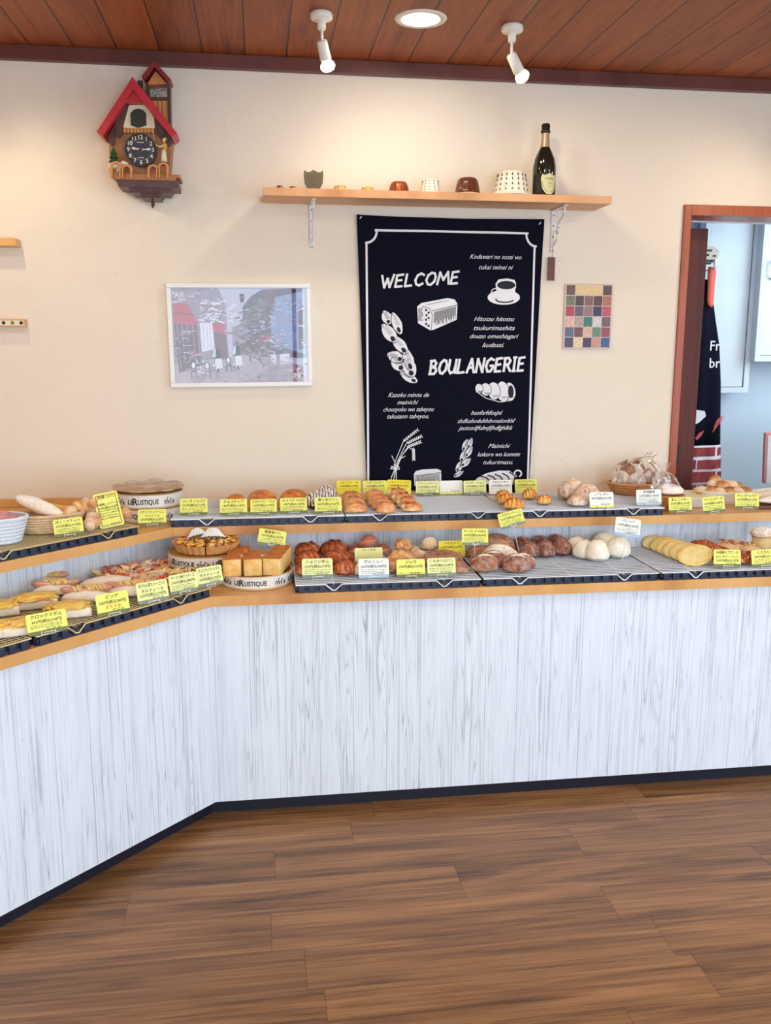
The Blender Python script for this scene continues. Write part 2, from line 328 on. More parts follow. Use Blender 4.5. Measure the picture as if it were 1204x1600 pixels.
struct(w.build('wall_right', MATS['plaster_side']))
w = MB(); w.box(XL, -1.4, YF-.1, YF, 0, CZ+.05); w.box(2.1, XR, YF-.1, YF, 0, CZ+.05); w.box(-1.4, 2.1, YF-.1, YF, 0, .35); w.box(-1.4, 2.1, YF-.1, YF, 2.35, CZ+.05)
struct(w.build('wall_front', MATS['plaster_side']))
w = MB()
for x in (-1.4, .35, 1.2, 2.06): w.box(x, x+.04, YF-.07, YF-.03, .35, 2.35)
w.box(-1.4, 2.1, YF-.07, YF-.03, .35, .39); w.box(-1.4, 2.1, YF-.07, YF-.03, 2.31, 2.35)
struct(w.build('window_1', MATS['brown_wood']))
w = MB()
for y in (-1.1, .28, 1.66): w.box(XR+.03, XR+.07, y, y+.04, .5, 2.2)
w.box(XR+.03, XR+.07, -1.1, 1.7, .5, .54); w.box(XR+.03, XR+.07, -1.1, 1.7, 2.16, 2.2)
struct(w.build('window_2', MATS['brown_wood']))
struct(MB().box(XL, XR, WY-.022, WY, CZ-.05, CZ, bev=.003).build('trim_1', MATS['moulding_wood']))
struct(MB().box(XL, XR, YB, YB+.1, 0, CZ).build('wall_far', MATS['back_room_wall']))
struct(MB().box(1.2, XR, WY+.12, YB, 2.45, 2.5).build('ceiling_back_room', MATS['back_room_wall']))
struct(MB().box(1.1, 1.2, WY+.12, YB, 0, 2.5).build('wall_side_back_room', MATS['back_room_wall']))
# door frame and sliding door
d = MB(); d.box(DX0, DX0+.03, WY-.012, WY+.13, 0, DZ, bev=.002); d.box(DX1-.03, DX1, WY-.012, WY+.13, 0, DZ, bev=.002); d.box(DX0+.03, DX1-.03, WY-.012, WY+.13, DZ-.04, DZ, bev=.002)
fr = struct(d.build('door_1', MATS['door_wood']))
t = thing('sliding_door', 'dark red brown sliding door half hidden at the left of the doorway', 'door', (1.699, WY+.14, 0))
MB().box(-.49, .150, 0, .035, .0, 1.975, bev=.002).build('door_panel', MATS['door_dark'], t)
h = MB(); h.box(.058, .082, -.003, .001, 1.0, 1.085, bev=.002); o = h.build('recessed_handle', MATS['black'], t); tag(o, 'black recessed pull')
MB().box(.02, .03, .012, .022, 1.975, 1.99).build('hanger_wheel', MATS['black'], t)
MB().box(1.70, 2.59, WY+.15, WY+.17, 2.000, 2.012).build('door_rail', mat('rail', (225, 225, 225), .3, .5), fr)
# back-room cabinets
def cab(name, label, x0, x1, z0, z1, Y, handle=None):
    t = thing(name, label, 'cabinet', (x0, Y, z0)); W_, H_ = x1-x0, z1-z0
    MB().box(0, W_, .02, .06, 0, H_).build('carcass', MATS['cabinet_white'], t)
    f = MB(); e = .028
    f.box(0, W_, 0, .02, 0, e, bev=.002); f.box(0, W_, 0, .02, H_-e, H_, bev=.002); f.box(0, e, 0, .02, e, H_-e, bev=.002); f.box(W_-e, W_, 0, .02, e, H_-e, bev=.002)
    f.build('door_frame', MATS['cabinet_white'], t)
    dr = MB().box(e+.004, W_-e-.004, .006, .02, e+.004, H_-e-.004, bev=.002).build('door', MATS['cabinet_white'], t)
    if handle is not None:
        hx, hz = handle; MB().tube([(hx, .004, hz), (hx, -.02, hz+.012), (hx, -.022, hz+.045), (hx, -.02, hz+.075), (hx, .004, hz+.088)], .006, n=8).build('handle', MATS['chrome'], dr, smooth=True)
    return t
CY = 4.33
p0 = PY(1132, 614, CY); p1 = PY(1168, 614, CY)
cab('wall_cabinet', 'tall pale blue white cabinet door behind the apron in the back room', p0.x-.16, p1.x, p1.z, 2.25, CY)
p2 = PY(1178, 565, CY-.05)
cab('wall_cabinet', 'pale blue white cabinet with a chrome handle at the right of the doorway view', p2.x, p2.x+.5, p2.z, 2.25, CY-.05, handle=(.058, PY(1195, 436, CY-.05).z-p2.z))
# ------------------------------------------------------------------ counters
C0 = Vector((-.157, 2.685)); DL = Vector((-.7071, -.7071)); NL = Vector((-.7071, .7071))     # corner, run of the angled counter, its inward normal
RL = radians(45)                                                                                 # local x of the left run points back to the corner
LZ, UZ = .745, .90
T_L = Matrix.Translation((C0.x, C0.y, 0)) @ Matrix.Rotation(RL, 4, 'Z')
LEN = 1.9
K = math.tan(radians(22.5))
t = thing('display_counter', 'long whitewashed plank bread counter along the back wall', 'counter', (C0.x, C0.y, 0))
MB().box(-.0104, XR-C0.x-.02, .025, .04, .055, LZ-.033).build('front_panel', MATS['whitewash'], t)
MB().box(-.025, XR-C0.x-.02, .06, .075, 0, .055).build('kickboard', MATS['kick'], t)
MB().box(-.16, XR-C0.x-.02, .385, .40, LZ+.001, UZ-.032).build('riser_panel', MATS['whitewash'], t)
t = thing('display_counter', 'angled whitewashed plank bread counter running to the left', 'counter', (C0.x, C0.y, 0), RL)
MB().box(-LEN, .0103, .025, .04, .055, LZ-.033).build('front_panel', MATS['whitewash'], t)
MB().box(-LEN, .025, .06, .075, 0, .055).build('kickboard', MATS['kick'], t)
MB().box(-LEN, .159, .385, .40, LZ+.001, UZ-.032).build('riser_panel', MATS['whitewash'], t)
def dirpt(s, d, c=C0): q = Vector((c.x, c.y))+DL*s+NL*d; return (q.x, q.y)
loc3 = (C0.x, C0.y, 0)
o = MB().flat([(0, 0), (XR-C0.x-.02, 0), (XR-C0.x-.02, .40), (-K*.40, .40)], LZ-.032, .032).build('worktop', MATS['deck_wood'], loc=loc3)
tag(o, 'honey wood lower worktop of the long back counter', 'worktop')
o = MB().flat([(0, 0), (-LEN, 0), (-LEN, .40), (K*.40, .40)][::-1], LZ-.032, .032).build('worktop', MATS['deck_wood'], loc=loc3, rot=(0, 0, RL))
tag(o, 'honey wood lower worktop of the angled left counter', 'worktop')
U0 = Vector((-.292, 3.0))
loc3 = (U0.x, U0.y, 0)
o = MB().flat([(0, 0), (XR-U0.x-.02, 0), (XR-U0.x-.02, WY-U0.y-.002), (-K*(WY-U0.y), WY-U0.y-.002)], UZ-.031, .031).build('worktop', MATS['deck_wood'], loc=loc3)
tag(o, 'honey wood upper worktop of the back counter, against the wall', 'worktop')
A = U0+DL*LEN; P = [U0, A, Vector((XL+.01, A.y)), Vector((XL+.01, WY-.002)), Vector((U0.x-K*(WY-U0.y), WY-.002))]
iv = Matrix.Rotation(-RL, 2); P = [iv @ (q-U0) for q in P]
o = MB().flat([tuple(q) for q in P][::-1], UZ-.031, .031).build('worktop', MATS['deck_wood'], loc=loc3, rot=(0, 0, RL))
tag(o, 'honey wood upper worktop of the left counter below the cuckoo clock', 'worktop')
o = MB().box(XL+.01, -.65, WY-.02, WY-.001, UZ+.001, UZ+.03).build('backing_strip', MATS['deck_wood']); o.name = 'trim_2'; struct(o)
# ------------------------------------------------------------------ trays and racks
TH = .026
def tray(name, label, loc, rz, w, dpt=.375):
    t = thing(name, label, 'tray', loc, rz, None); b = MB()
    b.box(0, w, 0, dpt, .0, .004)
    n = int(w/.031)
    b.box(0, w, 0, .004, .004, .009); b.box(0, w, 0.006, .009, .004, .022)
    for i in range(n): x = (i+.5)*w/n; b.box(x-.0098, x+.0098, -.004, .006, .001, .021, bev=.0015)
    b.box(0, w, dpt-.008, dpt, .004, .022)
    m_ = int(dpt/.031)
    for s in (0, w-.006):
        b.box(s, s+.006, 0, dpt, .004, .018)
        for i in range(m_): y = (i+.5)*dpt/m_; b.box(s-.003 if s == 0 else s, s+.006 if s == 0 else s+.009, y-.0098, y+.0098, .001, .021)
    b.build('tray_body', MATS['tray_black'], t); return t
def rack(label, loc, rz, w, dpt=.38, gold=False, vs=(.2, .8)):
    t = thing('wire_rack', label, 'cooling rack', loc, rz); m = MATS['rack_warm_lit' if gold else 'rack_white']; r = .0022  # gold version has the warm lighting put into its wire colour
    g = MB(); fr_ = []
    def pnt(x, y, z=0): return (x, y, z)
    path = [pnt(0, 0)]
    for q in vs: x = q*w; path += [pnt(x-.026, 0), pnt(x-.004, -.001, -.019), pnt(x+.004, -.001, -.019), pnt(x+.026, 0)]
    path += [pnt(w, 0), pnt(w, dpt), pnt(0, dpt)]
    MB().tube(path, r, n=6, closed=True).build('rim', m, t)
    n = int(dpt/(.0150 if gold else .0200))
    for i in range(1, n): y = i*dpt/n; g.tube([(0, y, 0), (w, y, 0)], .0016 if gold else .0022, n=4, cap=False)
    if gold:
        n2 = int(w/.018)
        for i in range(1, n2): x = i*w/n2; g.tube([(x, 0, -.001), (x, dpt, -.001)], .0009, n=4, cap=False)
    for q in (.2, .5, .8): g.tube([(q*w, 0, -.002), (q*w, dpt, -.002)], .0016, n=4, cap=False)
    g.build('wire_grid', m, t); return t
RLZ, RUZ = LZ+TH, UZ+TH
TW = .585
lowx = [.10, .695, 1.29, 1.885]
nm = ['below the banner left edge', 'in the middle of the row', 'right of the white round loaves', 'at the far right']
for i, x in enumerate(lowx):
    w_ = TW
    tray('plastic_tray', 'black slotted tray on the lower worktop, '+nm[i], (x, 2.69, LZ), 0, w_-.005)
    rack('white wire rack on a black tray, lower back counter, '+nm[i], (x, 2.685, RLZ), 0, w_-.003)
for i, x in enumerate((-.298, .287, .856)):
    q = ['under the golden buns', 'under the filled rolls', 'under the croissants and floury loaves'][i]
    tray('plastic_tray', 'black slotted tray, upper back worktop, '+q, (x, 3.005, UZ), 0, TW-.01)
    rack('white wire rack, upper back worktop, '+q, (x, 3.0, RUZ), 0, TW-.008)
def Lp(s, d, z, c=C0): q = dirpt(s, d, c); return (q[0], q[1], z)
for i, s in enumerate((.582, 1.18)):
    q = ['under the sausage rolls and ham pastries', 'under the cheese toasts at the left edge'][i]
    tray('plastic_tray', 'black slotted tray on the lower left counter, '+q, Lp(s, .006, LZ), RL, TW-.006)
    rack('wire rack tinted as in warm light on the lower left counter, '+q, Lp(s, .003, RLZ), RL, TW-.004, gold=True)
for i, s in enumerate((.72, 1.32)):
    q = ['under the twisted breads', 'partly out of frame at the left'][i]
    tray('plastic_tray', 'black slotted tray on the upper left worktop, '+q, Lp(s, .006, UZ, U0), RL, TW-.006)
    rack('wire rack tinted as in warm light on the upper left worktop, '+q, Lp(s, .003, RUZ, U0), RL, TW-.004, gold=True)
# ------------------------------------------------------------------ lamps
WARMC = (1, .76, .48)
mat('bulb_glow', (255, 240, 205), .5, emit=((1, .78, .45), 7)); mat('downlight_glow', (255, 250, 235), .5, emit=((1, .90, .72), 6))
def spot_lamp(label, base, joint, end, bulb, watts=9):
    t = thing('spotlight', label, 'spotlight', base); B_ = Vector(base); j = Vector(joint)-B_; e = Vector(end)-B_; b = Vector(bulb)-B_
    MB().lathe([(.001, 0), (.033, 0), (.035, -.004), (.035, -.015), (.031, -.02), (.013, -.021), (.013, -.045), (.010, -.05), (.001, -.05)][::-1], n=28).build('canopy', MATS['lamp_white'], t, smooth=True)
    MB().tube([(0, 0, -.048), (j.x, j.y, j.z)], .0045, n=10).build('stem', MATS['lamp_white'], t, smooth=True)
    ax = (e-j).normalized()
    h = MB().tube([j-ax*.006, j-ax*.002, e-ax*.004, e], [.013, .0165, .0185, .0165], n=18).build('lamp_head', MATS['lamp_white'], t, smooth=True)
    a2 = (b-e).normalized(); L_ = (b-e).length
    MB().tube([e-a2*.003, e+a2*.004, e+a2*L_*.45, e+a2*L_*.85, e+a2*L_*1.15, e+a2*L_*1.22], [.012, .0145, .0215, .024, .018, .004], n=18).build('bulb', MATS['bulb_glow'], t, smooth=True)
    d = B_+b+a2*.022
    aim = Vector((d.x+a2.x*.8, WY, 1.75))
    light('spotlight_beam', 'SPOT', d, aim, watts, WARMC, spot_size=radians(118), spot_blend=1.0, shadow_soft_size=.018)
Bs = [((502, 20), (503, 66), (509, 94), (513, 107)), ((800, 40), (799, 87), (811, 113), (817, 122))]
lb = ['white ceiling spotlight above the left half of the wall shelf', 'white ceiling spotlight above the champagne bottle']
for k, (a, b, c, d) in enumerate(Bs):
    B_ = PZ(*a, CZ); J_ = PY(*b, B_.y); spot_lamp(lb[k], B_, J_, PY(*c, B_.y+.02), PY(*d, B_.y+.035), 2.8)
B_ = Vector((-.93, 2.98, CZ)); spot_lamp('white ceiling spotlight cut by the left edge of the picture', B_, B_+Vector((0, 0, -.14)), B_+Vector((.02, .02, -.2)), B_+Vector((.03, .035, -.235)), 6)
B_ = Vector((2.05, 3.0, CZ)); spot_lamp('white ceiling spotlight outside the frame right of the doorway', B_, B_+Vector((0, 0, -.14)), B_+Vector((-.03, -.01, -.2)), B_+Vector((-.045, -.02, -.235)), 6)
dn = [PZ(657, 29, CZ), Vector((-1.05, 1.9, CZ)), Vector((.53, 1.3, CZ)), Vector((2.1, 1.6, CZ)), Vector((-.3, -.6, CZ)), Vector((1.7, -.4, CZ))]  # all after the first are unseen, added to brighten the room
dl = ['round recessed ceiling light shining between the two spotlights', 'added unseen ceiling light over the left counter', 'added unseen ceiling light above the shop floor centre', 'added unseen ceiling light above the right of the shop floor',
      'added unseen ceiling light near the camera, left', 'added unseen ceiling light near the camera, right']
for p, l_ in zip(dn, dl):
    t = thing('downlight', l_, 'ceiling light', tuple(p), group='recessed downlights')
    MB().lathe([(.062, -.0005), (.062, -.004), (.080, -.004), (.083, 0), (.080, .001)], n=40).build('trim_ring', MATS['lamp_white'], t, smooth=True)
    MB().lathe([(.001, -.003), (.062, -.003), (.062, -.0005), (.001, -.0005)], n=32).build('diffuser', MATS['downlight_glow'], t)
    light('downlight_beam', 'AREA', (p.x, p.y, p.z-.008), (p.x, p.y, 0), 3 if p.y > 2.5 else 9, NEUT, shape='DISK', size=.12)
# ------------------------------------------------------------------ wall shelf and what stands on it
SY = 3.30
a = PY(411, 292, SY); b = PY(958, 307, SY); SZ = (a.z+b.z)/2; SX0 = a.x; SX1 = b.x-.005
t = thing('wall_shelf', 'long light wooden wall shelf above the dark banner', 'shelf', (SX0, SY, SZ-.027))
MB().box(0, SX1-SX0, 0, WY-SY-.001, 0, .027, bev=.001).build('shelf_board', MATS['shelf_wood'], t)
for k, (px, py0, py1) in enumerate(((487, 311, 370), (865, 325, 384))):
    bx = PY(px, py0+20, WY-.01).x-SX0; L_ = .155; dy = WY-SY
    br = MB(); br.box(bx-.008, bx+.008, dy-.005, dy-.001, -L_, -.001); br.tube([(bx, dy-.003, -L_-.001), (bx, dy-.0029, -L_+.001)], .011, n=16)
    br.box(bx-.008, bx+.008, .03, dy-.005, -.005, -.001)
    sc = [(bx, .045, -.008), (bx, .05, -.03), (bx, .085, -.045), (bx, .12, -.06), (bx, .135, -.085), (bx, .12, -.10), (bx, .125, -.115), (bx, .15, -.125), (bx, .168, -.14)]
    br.tube(sc, .0035, n=8)
    br.tube([(bx, .13, -.085), (bx, .105, -.095), (bx, .10, -.075), (bx, .115, -.072)], .0028, n=8)
    o = br.build('bracket', MATS['white_metal'], t, smooth=False)
    for z in (-.02, -.06, -.10, -L_+.004): MB().tube([(bx, dy-.006, z), (bx, dy-.0045, z)], .003, n=10).build('screw', MATS['pewter'], o)
def onshelf(px, py=300, back=.06):
    p = PY(px, py, SY+back); return (p.x, SY+back, SZ+.0005)
def mould(label, px, wpx, hpx, m, flutes, back=.075, base=None, taper=.74, tall=True, dots=None):
    c = onshelf(px, back=back); s = PY(px+1, 300, SY+back).x-PY(px, 300, SY+back).x; r = wpx*s/2; h = hpx*s
    t = thing('cake_mould', label, 'cake mould', c)
    def wob(q, rr, z): return 1+(.07 if z > h*.05 else .0)*(abs(sin(q*flutes/2))-.6)
    pr = [(r*1.0, 0), (r*.98, h*.08), (r*.93, h*.30), (r*.86, h*.6), (r*taper, h*.88), (r*taper*.8, h*.98), (r*taper*.5, h*1.0), (r*.22, h*.95), (r*.18, h*.6), (.0, h*.6)]
    if base: pr = [(r*1.0, 0), (r*1.0, h*.05)]+[(x*.86, z) for x, z in pr[1:]]
    MB().lathe(pr, n=72, wob=wob).build('mould_body', m, t, smooth=True)
    if base: MB().lathe([(r*.82, .0), (r*1.06, .0), (r*1.07, h*.06), (r*.86, h*.11), (r*.82, h*.1)], n=48).build('rim', base, t, smooth=True)
    if dots:
        q = MB(); random.seed(px)
        for k in range(flutes):
            an = 2*pi*k/flutes+pi/flutes
            for z in (.22, .42, .62, .8):
                rr = r*(.86 if base else 1.0)*(.97-.2*z)*1.055; w_ = r*.05; hh = h*.055
                T = Matrix.Rotation(an, 4, 'Z') @ Matrix.Translation((rr, 0, h*z)) @ Matrix.Rotation(radians(90), 4, 'Z')
                q.prism([(-w_, 0), (0, -hh), (w_, 0), (0, hh*1.4)], .002, T=T)
        q.build('painted_pattern', dots, t)
    return t
mat('glaze_brown', (96, 50, 30), .22, vary=.35, scale=120); mat('glaze_white', (236, 228, 208), .3); mat('pat_dark', (92, 92, 96), .5); mat('pat_brown', (150, 110, 40), .5); mat('pat_gold', (206, 174, 100), .4)
mat('copper_shelf', (160, 84, 48), .35, .6, vary=.3, scale=100)
mould('tiny copper cake mould at the far left end of the wall shelf', 437, 12, 8, MATS['copper_shelf'], 10)
mould('tiny copper cake mould just left of the pewter shield', 457, 14, 7, MATS['copper_shelf'], 10)
mould('small cream gold dotted mould right of the pewter shield', 531, 22, 10, MATS['pat_gold'], 12, dots=MATS['pat_brown'])
mould('small cream gold dotted mould, second right of the pewter shield', 574, 22, 9, MATS['pat_gold'], 12, dots=MATS['pat_brown'])
mould('round fluted copper mould in the middle of the wall shelf', 623, 32, 18, MATS['copper_shelf'], 14)
mould('white fluted mould with dark dots between copper and brown moulds', 672, 31, 23, MATS['glaze_white'], 12, dots=MATS['pat_dark'])
mould('brown glazed fluted mould with a pale rim on the shelf', 730, 45, 26, MATS['glaze_brown'], 16, base=MATS['wicker_pale'])
mould('largest white fluted mould with dark motifs beside the champagne bottle', 798, 60, 37, MATS['glaze_white'], 16, base=MATS['glaze_white'], dots=MATS['pat_dark'])
# pewter shield
c = onshelf(490, back=.07); s = .00262
t = thing('pewter_shield', 'small pewter shield plaque standing on the shelf', 'plaque', c)
pts = [(-4, 0), (-9, 4), (-13, 12), (-14, 22), (-13.2, 29.5), (-10, 26.8), (-7, 26.5), (-3, 28), (0, 30), (3, 28), (7, 26.5), (10, 26.8), (13.2, 29.5), (14, 22), (13, 12), (9, 4), (4, 0)]
MB().prism([(x*s*.95, z*s*.95) for x, z in pts], .008).build('plate', MATS['pewter'], t)
q = MB(); mat('engraved', (84, 78, 58), .6)
text(q, 'Champagne', .011, 0, .052, -.0006, width=.046); text(q, 'Vintage', .008, 0, .036, -.0006)
for z in (.044, .028, .022): q.box(-.017, .017, -.0008, -.0002, z, z+.0015)
q.build('engraved_lettering', MATS['engraved'], t)
# champagne bottle
c = onshelf(849, back=.065); s = PY(850, 300, SY+.065).x-PY(849, 300, SY+.065).x; R_ = 17.2*s; Hh = 105*s
t = thing('champagne_bottle', 'dark champagne bottle with pale green shield label on the shelf', 'bottle', c)
mat('bottle_glass', (20, 22, 14), .08, 0, .8); mat('foil', (52, 48, 36), .35, .6, vary=.3, scale=200); mat('neck_label', (168, 146, 120), .4, .3, vary=.25, scale=200); mat('shield_label', (206, 206, 150), .5); mat('shield_ink', (70, 76, 36), .6)
pr = [(0, .002), (R_*.9, 0), (R_, .006), (R_, Hh*.36), (R_*.98, Hh*.42), (R_*.86, Hh*.52), (R_*.62, Hh*.61), (R_*.40, Hh*.68), (R_*.34, Hh*.75), (R_*.31, Hh*.88), (R_*.31, Hh*.99), (0, Hh*.995)]
MB().lathe(pr, n=48).build('bottle_glass', MATS['bottle_glass'], t, smooth=True)
MB().lathe([(R_*.34, Hh*.865), (R_*.40, Hh*.868), (R_*.42, Hh*.90), (R_*.36, Hh*.91), (R_*.38, Hh*.975), (R_*.30, Hh*.995), (0, Hh)], n=24).build('foil_cap', MATS['foil'], t, smooth=True)
MB().lathe([(R_*.43, Hh*.655), (R_*.40, Hh*.69), (R_*.355, Hh*.75), (R_*.335, Hh*.865)], n=24).build('neck_foil', MATS['neck_label'], t, smooth=True)
def on_cyl(mb, R, rot=0):
    mb.v = [((R-y)*sin(x/R+rot), -(R-y)*cos(x/R+rot), z) for x, y, z in mb.v]; return mb
sp = [(x*.95, z) for x, z in pts]; hgt = Hh*.29; z0 = Hh*.02
P_ = []
for i in range(len(sp)):
    x0, z_0 = sp[i]; x1, z_1 = sp[(i+1) % len(sp)]
    for k in range(3): P_.append((x0+(x1-x0)*k/3, z_0+(z_1-z_0)*k/3))
P_ = [(x/14*R_*.80, z0+z/30*hgt) for x, z in P_]
# strips of the shield so that it bends round the glass
lab = MB(); N_ = 14; xs = [R_*.76*(-1+2*i/N_) for i in range(N_+1)]
def zr(x):
    cr = []
    for i in range(len(P_)):
        (x0, a0), (x1, a1) = P_[i], P_[(i+1) % len(P_)]
        if (x0-x)*(x1-x) <= 0 and x0 != x1: cr.append(a0+(a1-a0)*(x-x0)/(x1-x0))
    return (min(cr), max(cr)) if cr else None
for i in range(N_):
    z1 = zr(xs[i]+1e-5); z2 = zr(xs[i+1]-1e-5)
    if z1 and z2: lab.add([(xs[i], -.0006, z1[0]), (xs[i+1], -.0006, z2[0]), (xs[i+1], -.0006, z2[1]), (xs[i], -.0006, z1[1])], [(0, 1, 2, 3)])
on_cyl(lab, R_, .18); lo = lab.build('shield_label', MATS['shield_label'], t)
q = MB(); text(q, 'Champagne', .010, 0, z0+hgt*.74, -.0009, width=R_*.9); text(q, 'Vintage', .006, 0, z0+hgt*.52, -.0009); text(q, '★', .008, 0, z0+hgt*.36, -.0009)
for z in (.66, .6): q.box(-R_*.35, R_*.35, -.001, -.0009, z0+hgt*z, z0+hgt*z+.001)
for k in range(9):
    for s_ in (-1, 1): f = k/8; q.box(s_*R_*(.62-.42*f*f)-.0015, s_*R_*(.62-.42*f*f)+.0015, -.001, -.0009, z0+hgt*(.55-.45*f), z0+hgt*(.55-.45*f)+.0022)
on_cyl(q, R_, .18).build('label_print', MATS['shield_ink'], lo)
# brown tag hanging from the right bracket
c = PY(862, 402, WY-.012); c2 = PY(862, 438, WY-.012); hk = PY(864, 384, WY-.012)
t = thing('wooden_tag', 'small brown wooden tag hanging by a string below the right shelf bracket', 'tag', c)
MB().prism([(-.014, c2.z-c.z), (.013, c2.z-c.z-.001), (.013, 0), (-.014, 0)], .004).build('tag_board', MATS['brown_wood'], t)
MB().tube([(0, .002, -.006), (.004, .002, .025), (.004, 0, hk.z-c.z+.06)], .0009, n=5).build('string', mat('string', (150, 120, 90), .8), t)
# two shelf ends at the left edge
for k, (py0, py1, px, dep) in enumerate(((372, 384, 24, .07), (499, 510, 38, .04))):
    Y = WY-dep; p = PY(px, py0, Y); q = PY(px, py1, Y)
    nmn = ['light wooden shelf end entering at the left edge, upper', 'narrow patterned rail with wooden edges at the left edge, below the shelf end'][k]
    t = thing(['shelf_board', 'patterned_rail'][k], nmn, ['shelf', 'rail'][k], (p.x, Y, q.z))
    h = p.z-q.z
    if k == 0: MB().box(-.55, 0, 0, dep-.001, 0, h).build('board', MATS['deck_wood'], t)
    else:
        b = MB(); b.box(-.55, 0, .003, dep-.001, 0, h); b.box(-.55, 0, 0, .003, 0, .004); b.box(-.55, 0, 0, .003, h-.004, h); b.build('rail_body', MATS['deck_wood'], t)
        o = MB().box(-.55, -.004, .001, .003, .004, h-.004).build('patterned_strip', MATS['glaze_white'], t)
        q_ = MB()
        for i in range(12):
            x = -.012-i*.03; hh = (h-.01)/2
            q_.prism([(x-.008, h/2), (x, h/2-hh), (x+.008, h/2), (x, h/2+hh)], .0006, m=MATS['olive' if i % 2 else 'black'], T=Matrix.Translation((0, .0003, 0)))
        q_.build('diamond_pattern', MATS['olive'], o)
t = tag(MB().tube([(0, 0, 0), (0, -.012, .001)], .0012, n=8).build('wall_pin', MATS['chrome'], loc=tuple(PY(183, 427, WY-.001))), 'tiny metal pin in the wall left of the framed picture', 'pin')
# ------------------------------------------------------------------ cloth banner
BY = WY-.012
def wave(x, z): return .0035*sin(x*21+z*2)+.0025*sin(x*9-z*5+1)
def wpt(px, py): p = PY(px, py, BY); return (p.x, p.z)
def Z5(X, Y): return wpt(540+X/3.648, 320+Y/3.648)
def Z6(X, Y): return wpt(540+X/3.648, 540+Y/3.648)
t = thing('cloth_banner', 'tall dark navy welcome boulangerie cloth banner with white chalk drawings', 'banner', (0, 0, 0))
TLc, TRc, BLc, BRc = wpt(557, 335), wpt(851, 342), wpt(573, 765), wpt(825, 770)
b = MB(); nx, nz = 40, 40; vs = []; fs = []
for j in range(nz+1):
    v = j/nz
    for i in range(nx+1):
        u = i/nx; x = (TLc[0]*(1-u)+TRc[0]*u)*(1-v)+(BLc[0]*(1-u)+BRc[0]*u)*v; z = (TLc[1]*(1-u)+TRc[1]*u)*(1-v)+(BLc[1]*(1-u)+BRc[1]*u)*v
        z += .006*sin(u*pi)*(-(1-v)); vs.append((x, BY+wave(x, z), z))
for j in range(nz):
    for i in range(nx): k = j*(nx+1)+i; fs.append((k, k+nx+1, k+nx+2, k+1))
n0 = len(vs); vs += [(x, y+.0012, z) for x, y, z in vs]; fs += [tuple(n0+q for q in f[::-1]) for f in fs]
b.add(vs, fs); b.build('banner_cloth', MATS['cloth_navy'], t, smooth=True)
class Draw:                                     # flat print laid on the cloth, following its folds
    def __init__(s): s.mb = MB(); s.k = 0
    def poly(s, P, lift=.0007, m='print_white'):
        s.k += 1
        bm = bmesh.new(); vv = [bm.verts.new((x, 0, z)) for x, z in P]
        try: f = bm.faces.new(vv)
        except ValueError: bm.free(); return
        bmesh.ops.triangulate(bm, faces=[f])
        for _ in range(7):
            le = [e_ for e_ in bm.edges if e_.calc_length() > .03]
            if not le: break
            bmesh.ops.subdivide_edges(bm, edges=le, cuts=1); bmesh.ops.triangulate(bm, faces=list(bm.faces))
        bm.verts.index_update(); V = [v.co.copy() for v in bm.verts]; Fc = []
        for f in bm.faces:
            ids = [v.index for v in f.verts]; a, b_, c_ = [V[i] for i in ids]
            if (b_-a).cross(c_-a).y > 0: ids = ids[::-1]
            Fc.append(ids)
        bm.free(); s.mb.add([(v.x, BY+wave(v.x, v.z)-lift-s.k*4e-7, v.z) for v in V], Fc, MATS[m])
    def stroke(s, P, w, lift=.0007, m='print_white', taper=False):
        n = len(P)
        for i in range(n-1):
            (x0, z0), (x1, z1) = P[i], P[i+1]; L_ = math.hypot(x1-x0, z1-z0)
            if L_ < 1e-6: continue
            ux, uz = (x1-x0)/L_, (z1-z0)/L_; w0 = w*(1-.7*i/max(1, n-1)) if taper else w; w1 = w*(1-.7*(i+1)/max(1, n-1)) if taper else w
            e = w*.35
            s.poly([(x0-ux*e-uz*w0/2, z0-uz*e+ux*w0/2), (x0-ux*e+uz*w0/2, z0-uz*e-ux*w0/2), (x1+ux*e+uz*w1/2, z1+uz*e-ux*w1/2), (x1+ux*e-uz*w1/2, z1+uz*e+ux*w1/2)], lift, m)
    def txt(s, body, p, size, width=None, shear=.35, bold=.0, rot=0):
        vs_, fs_ = text_geo(body, size, shear=shear, bold=bold); s.k += 1
        if not vs_: return
        sx = width/(max(v[0] for v in vs_)-min(v[0] for v in vs_)) if width else 1
        V = [(p[0]+x*sx, p[1]+z+x*sx*rot) for x, _, z in vs_]
        s.mb.add([(x, BY+wave(x, z)-.0009, z) for x, z in V], fs_, MATS['print_white'])
def arc(cx, cy, rx, ry, a0, a1, n=16, rot=0, Z=None):
    o = []
    for i in range(n+1):
        a = radians(a0+(a1-a0)*i/n); x = rx*cos(a); y = ry*sin(a); o.append((cx+x*cos(rot)-y*sin(rot), cy+x*sin(rot)+y*cos(rot)))
    return [Z(*q) for q in o] if Z else o
D = Draw()
bw = .008
D.stroke([Z5(170, 144), Z5(1038, 163)], bw); D.stroke([Z5(118, 215), Z6(128, 850)], bw); D.stroke([Z5(1078, 235), Z6(1032, 850)], bw)
D.stroke(arc(115, 150, 62, 66, 90, 0, 10, Z=Z5), bw); D.stroke(arc(1086, 168, 56, 68, 180, 90, 10, Z=Z5), bw)
D.mb.build('border_print', None, t)
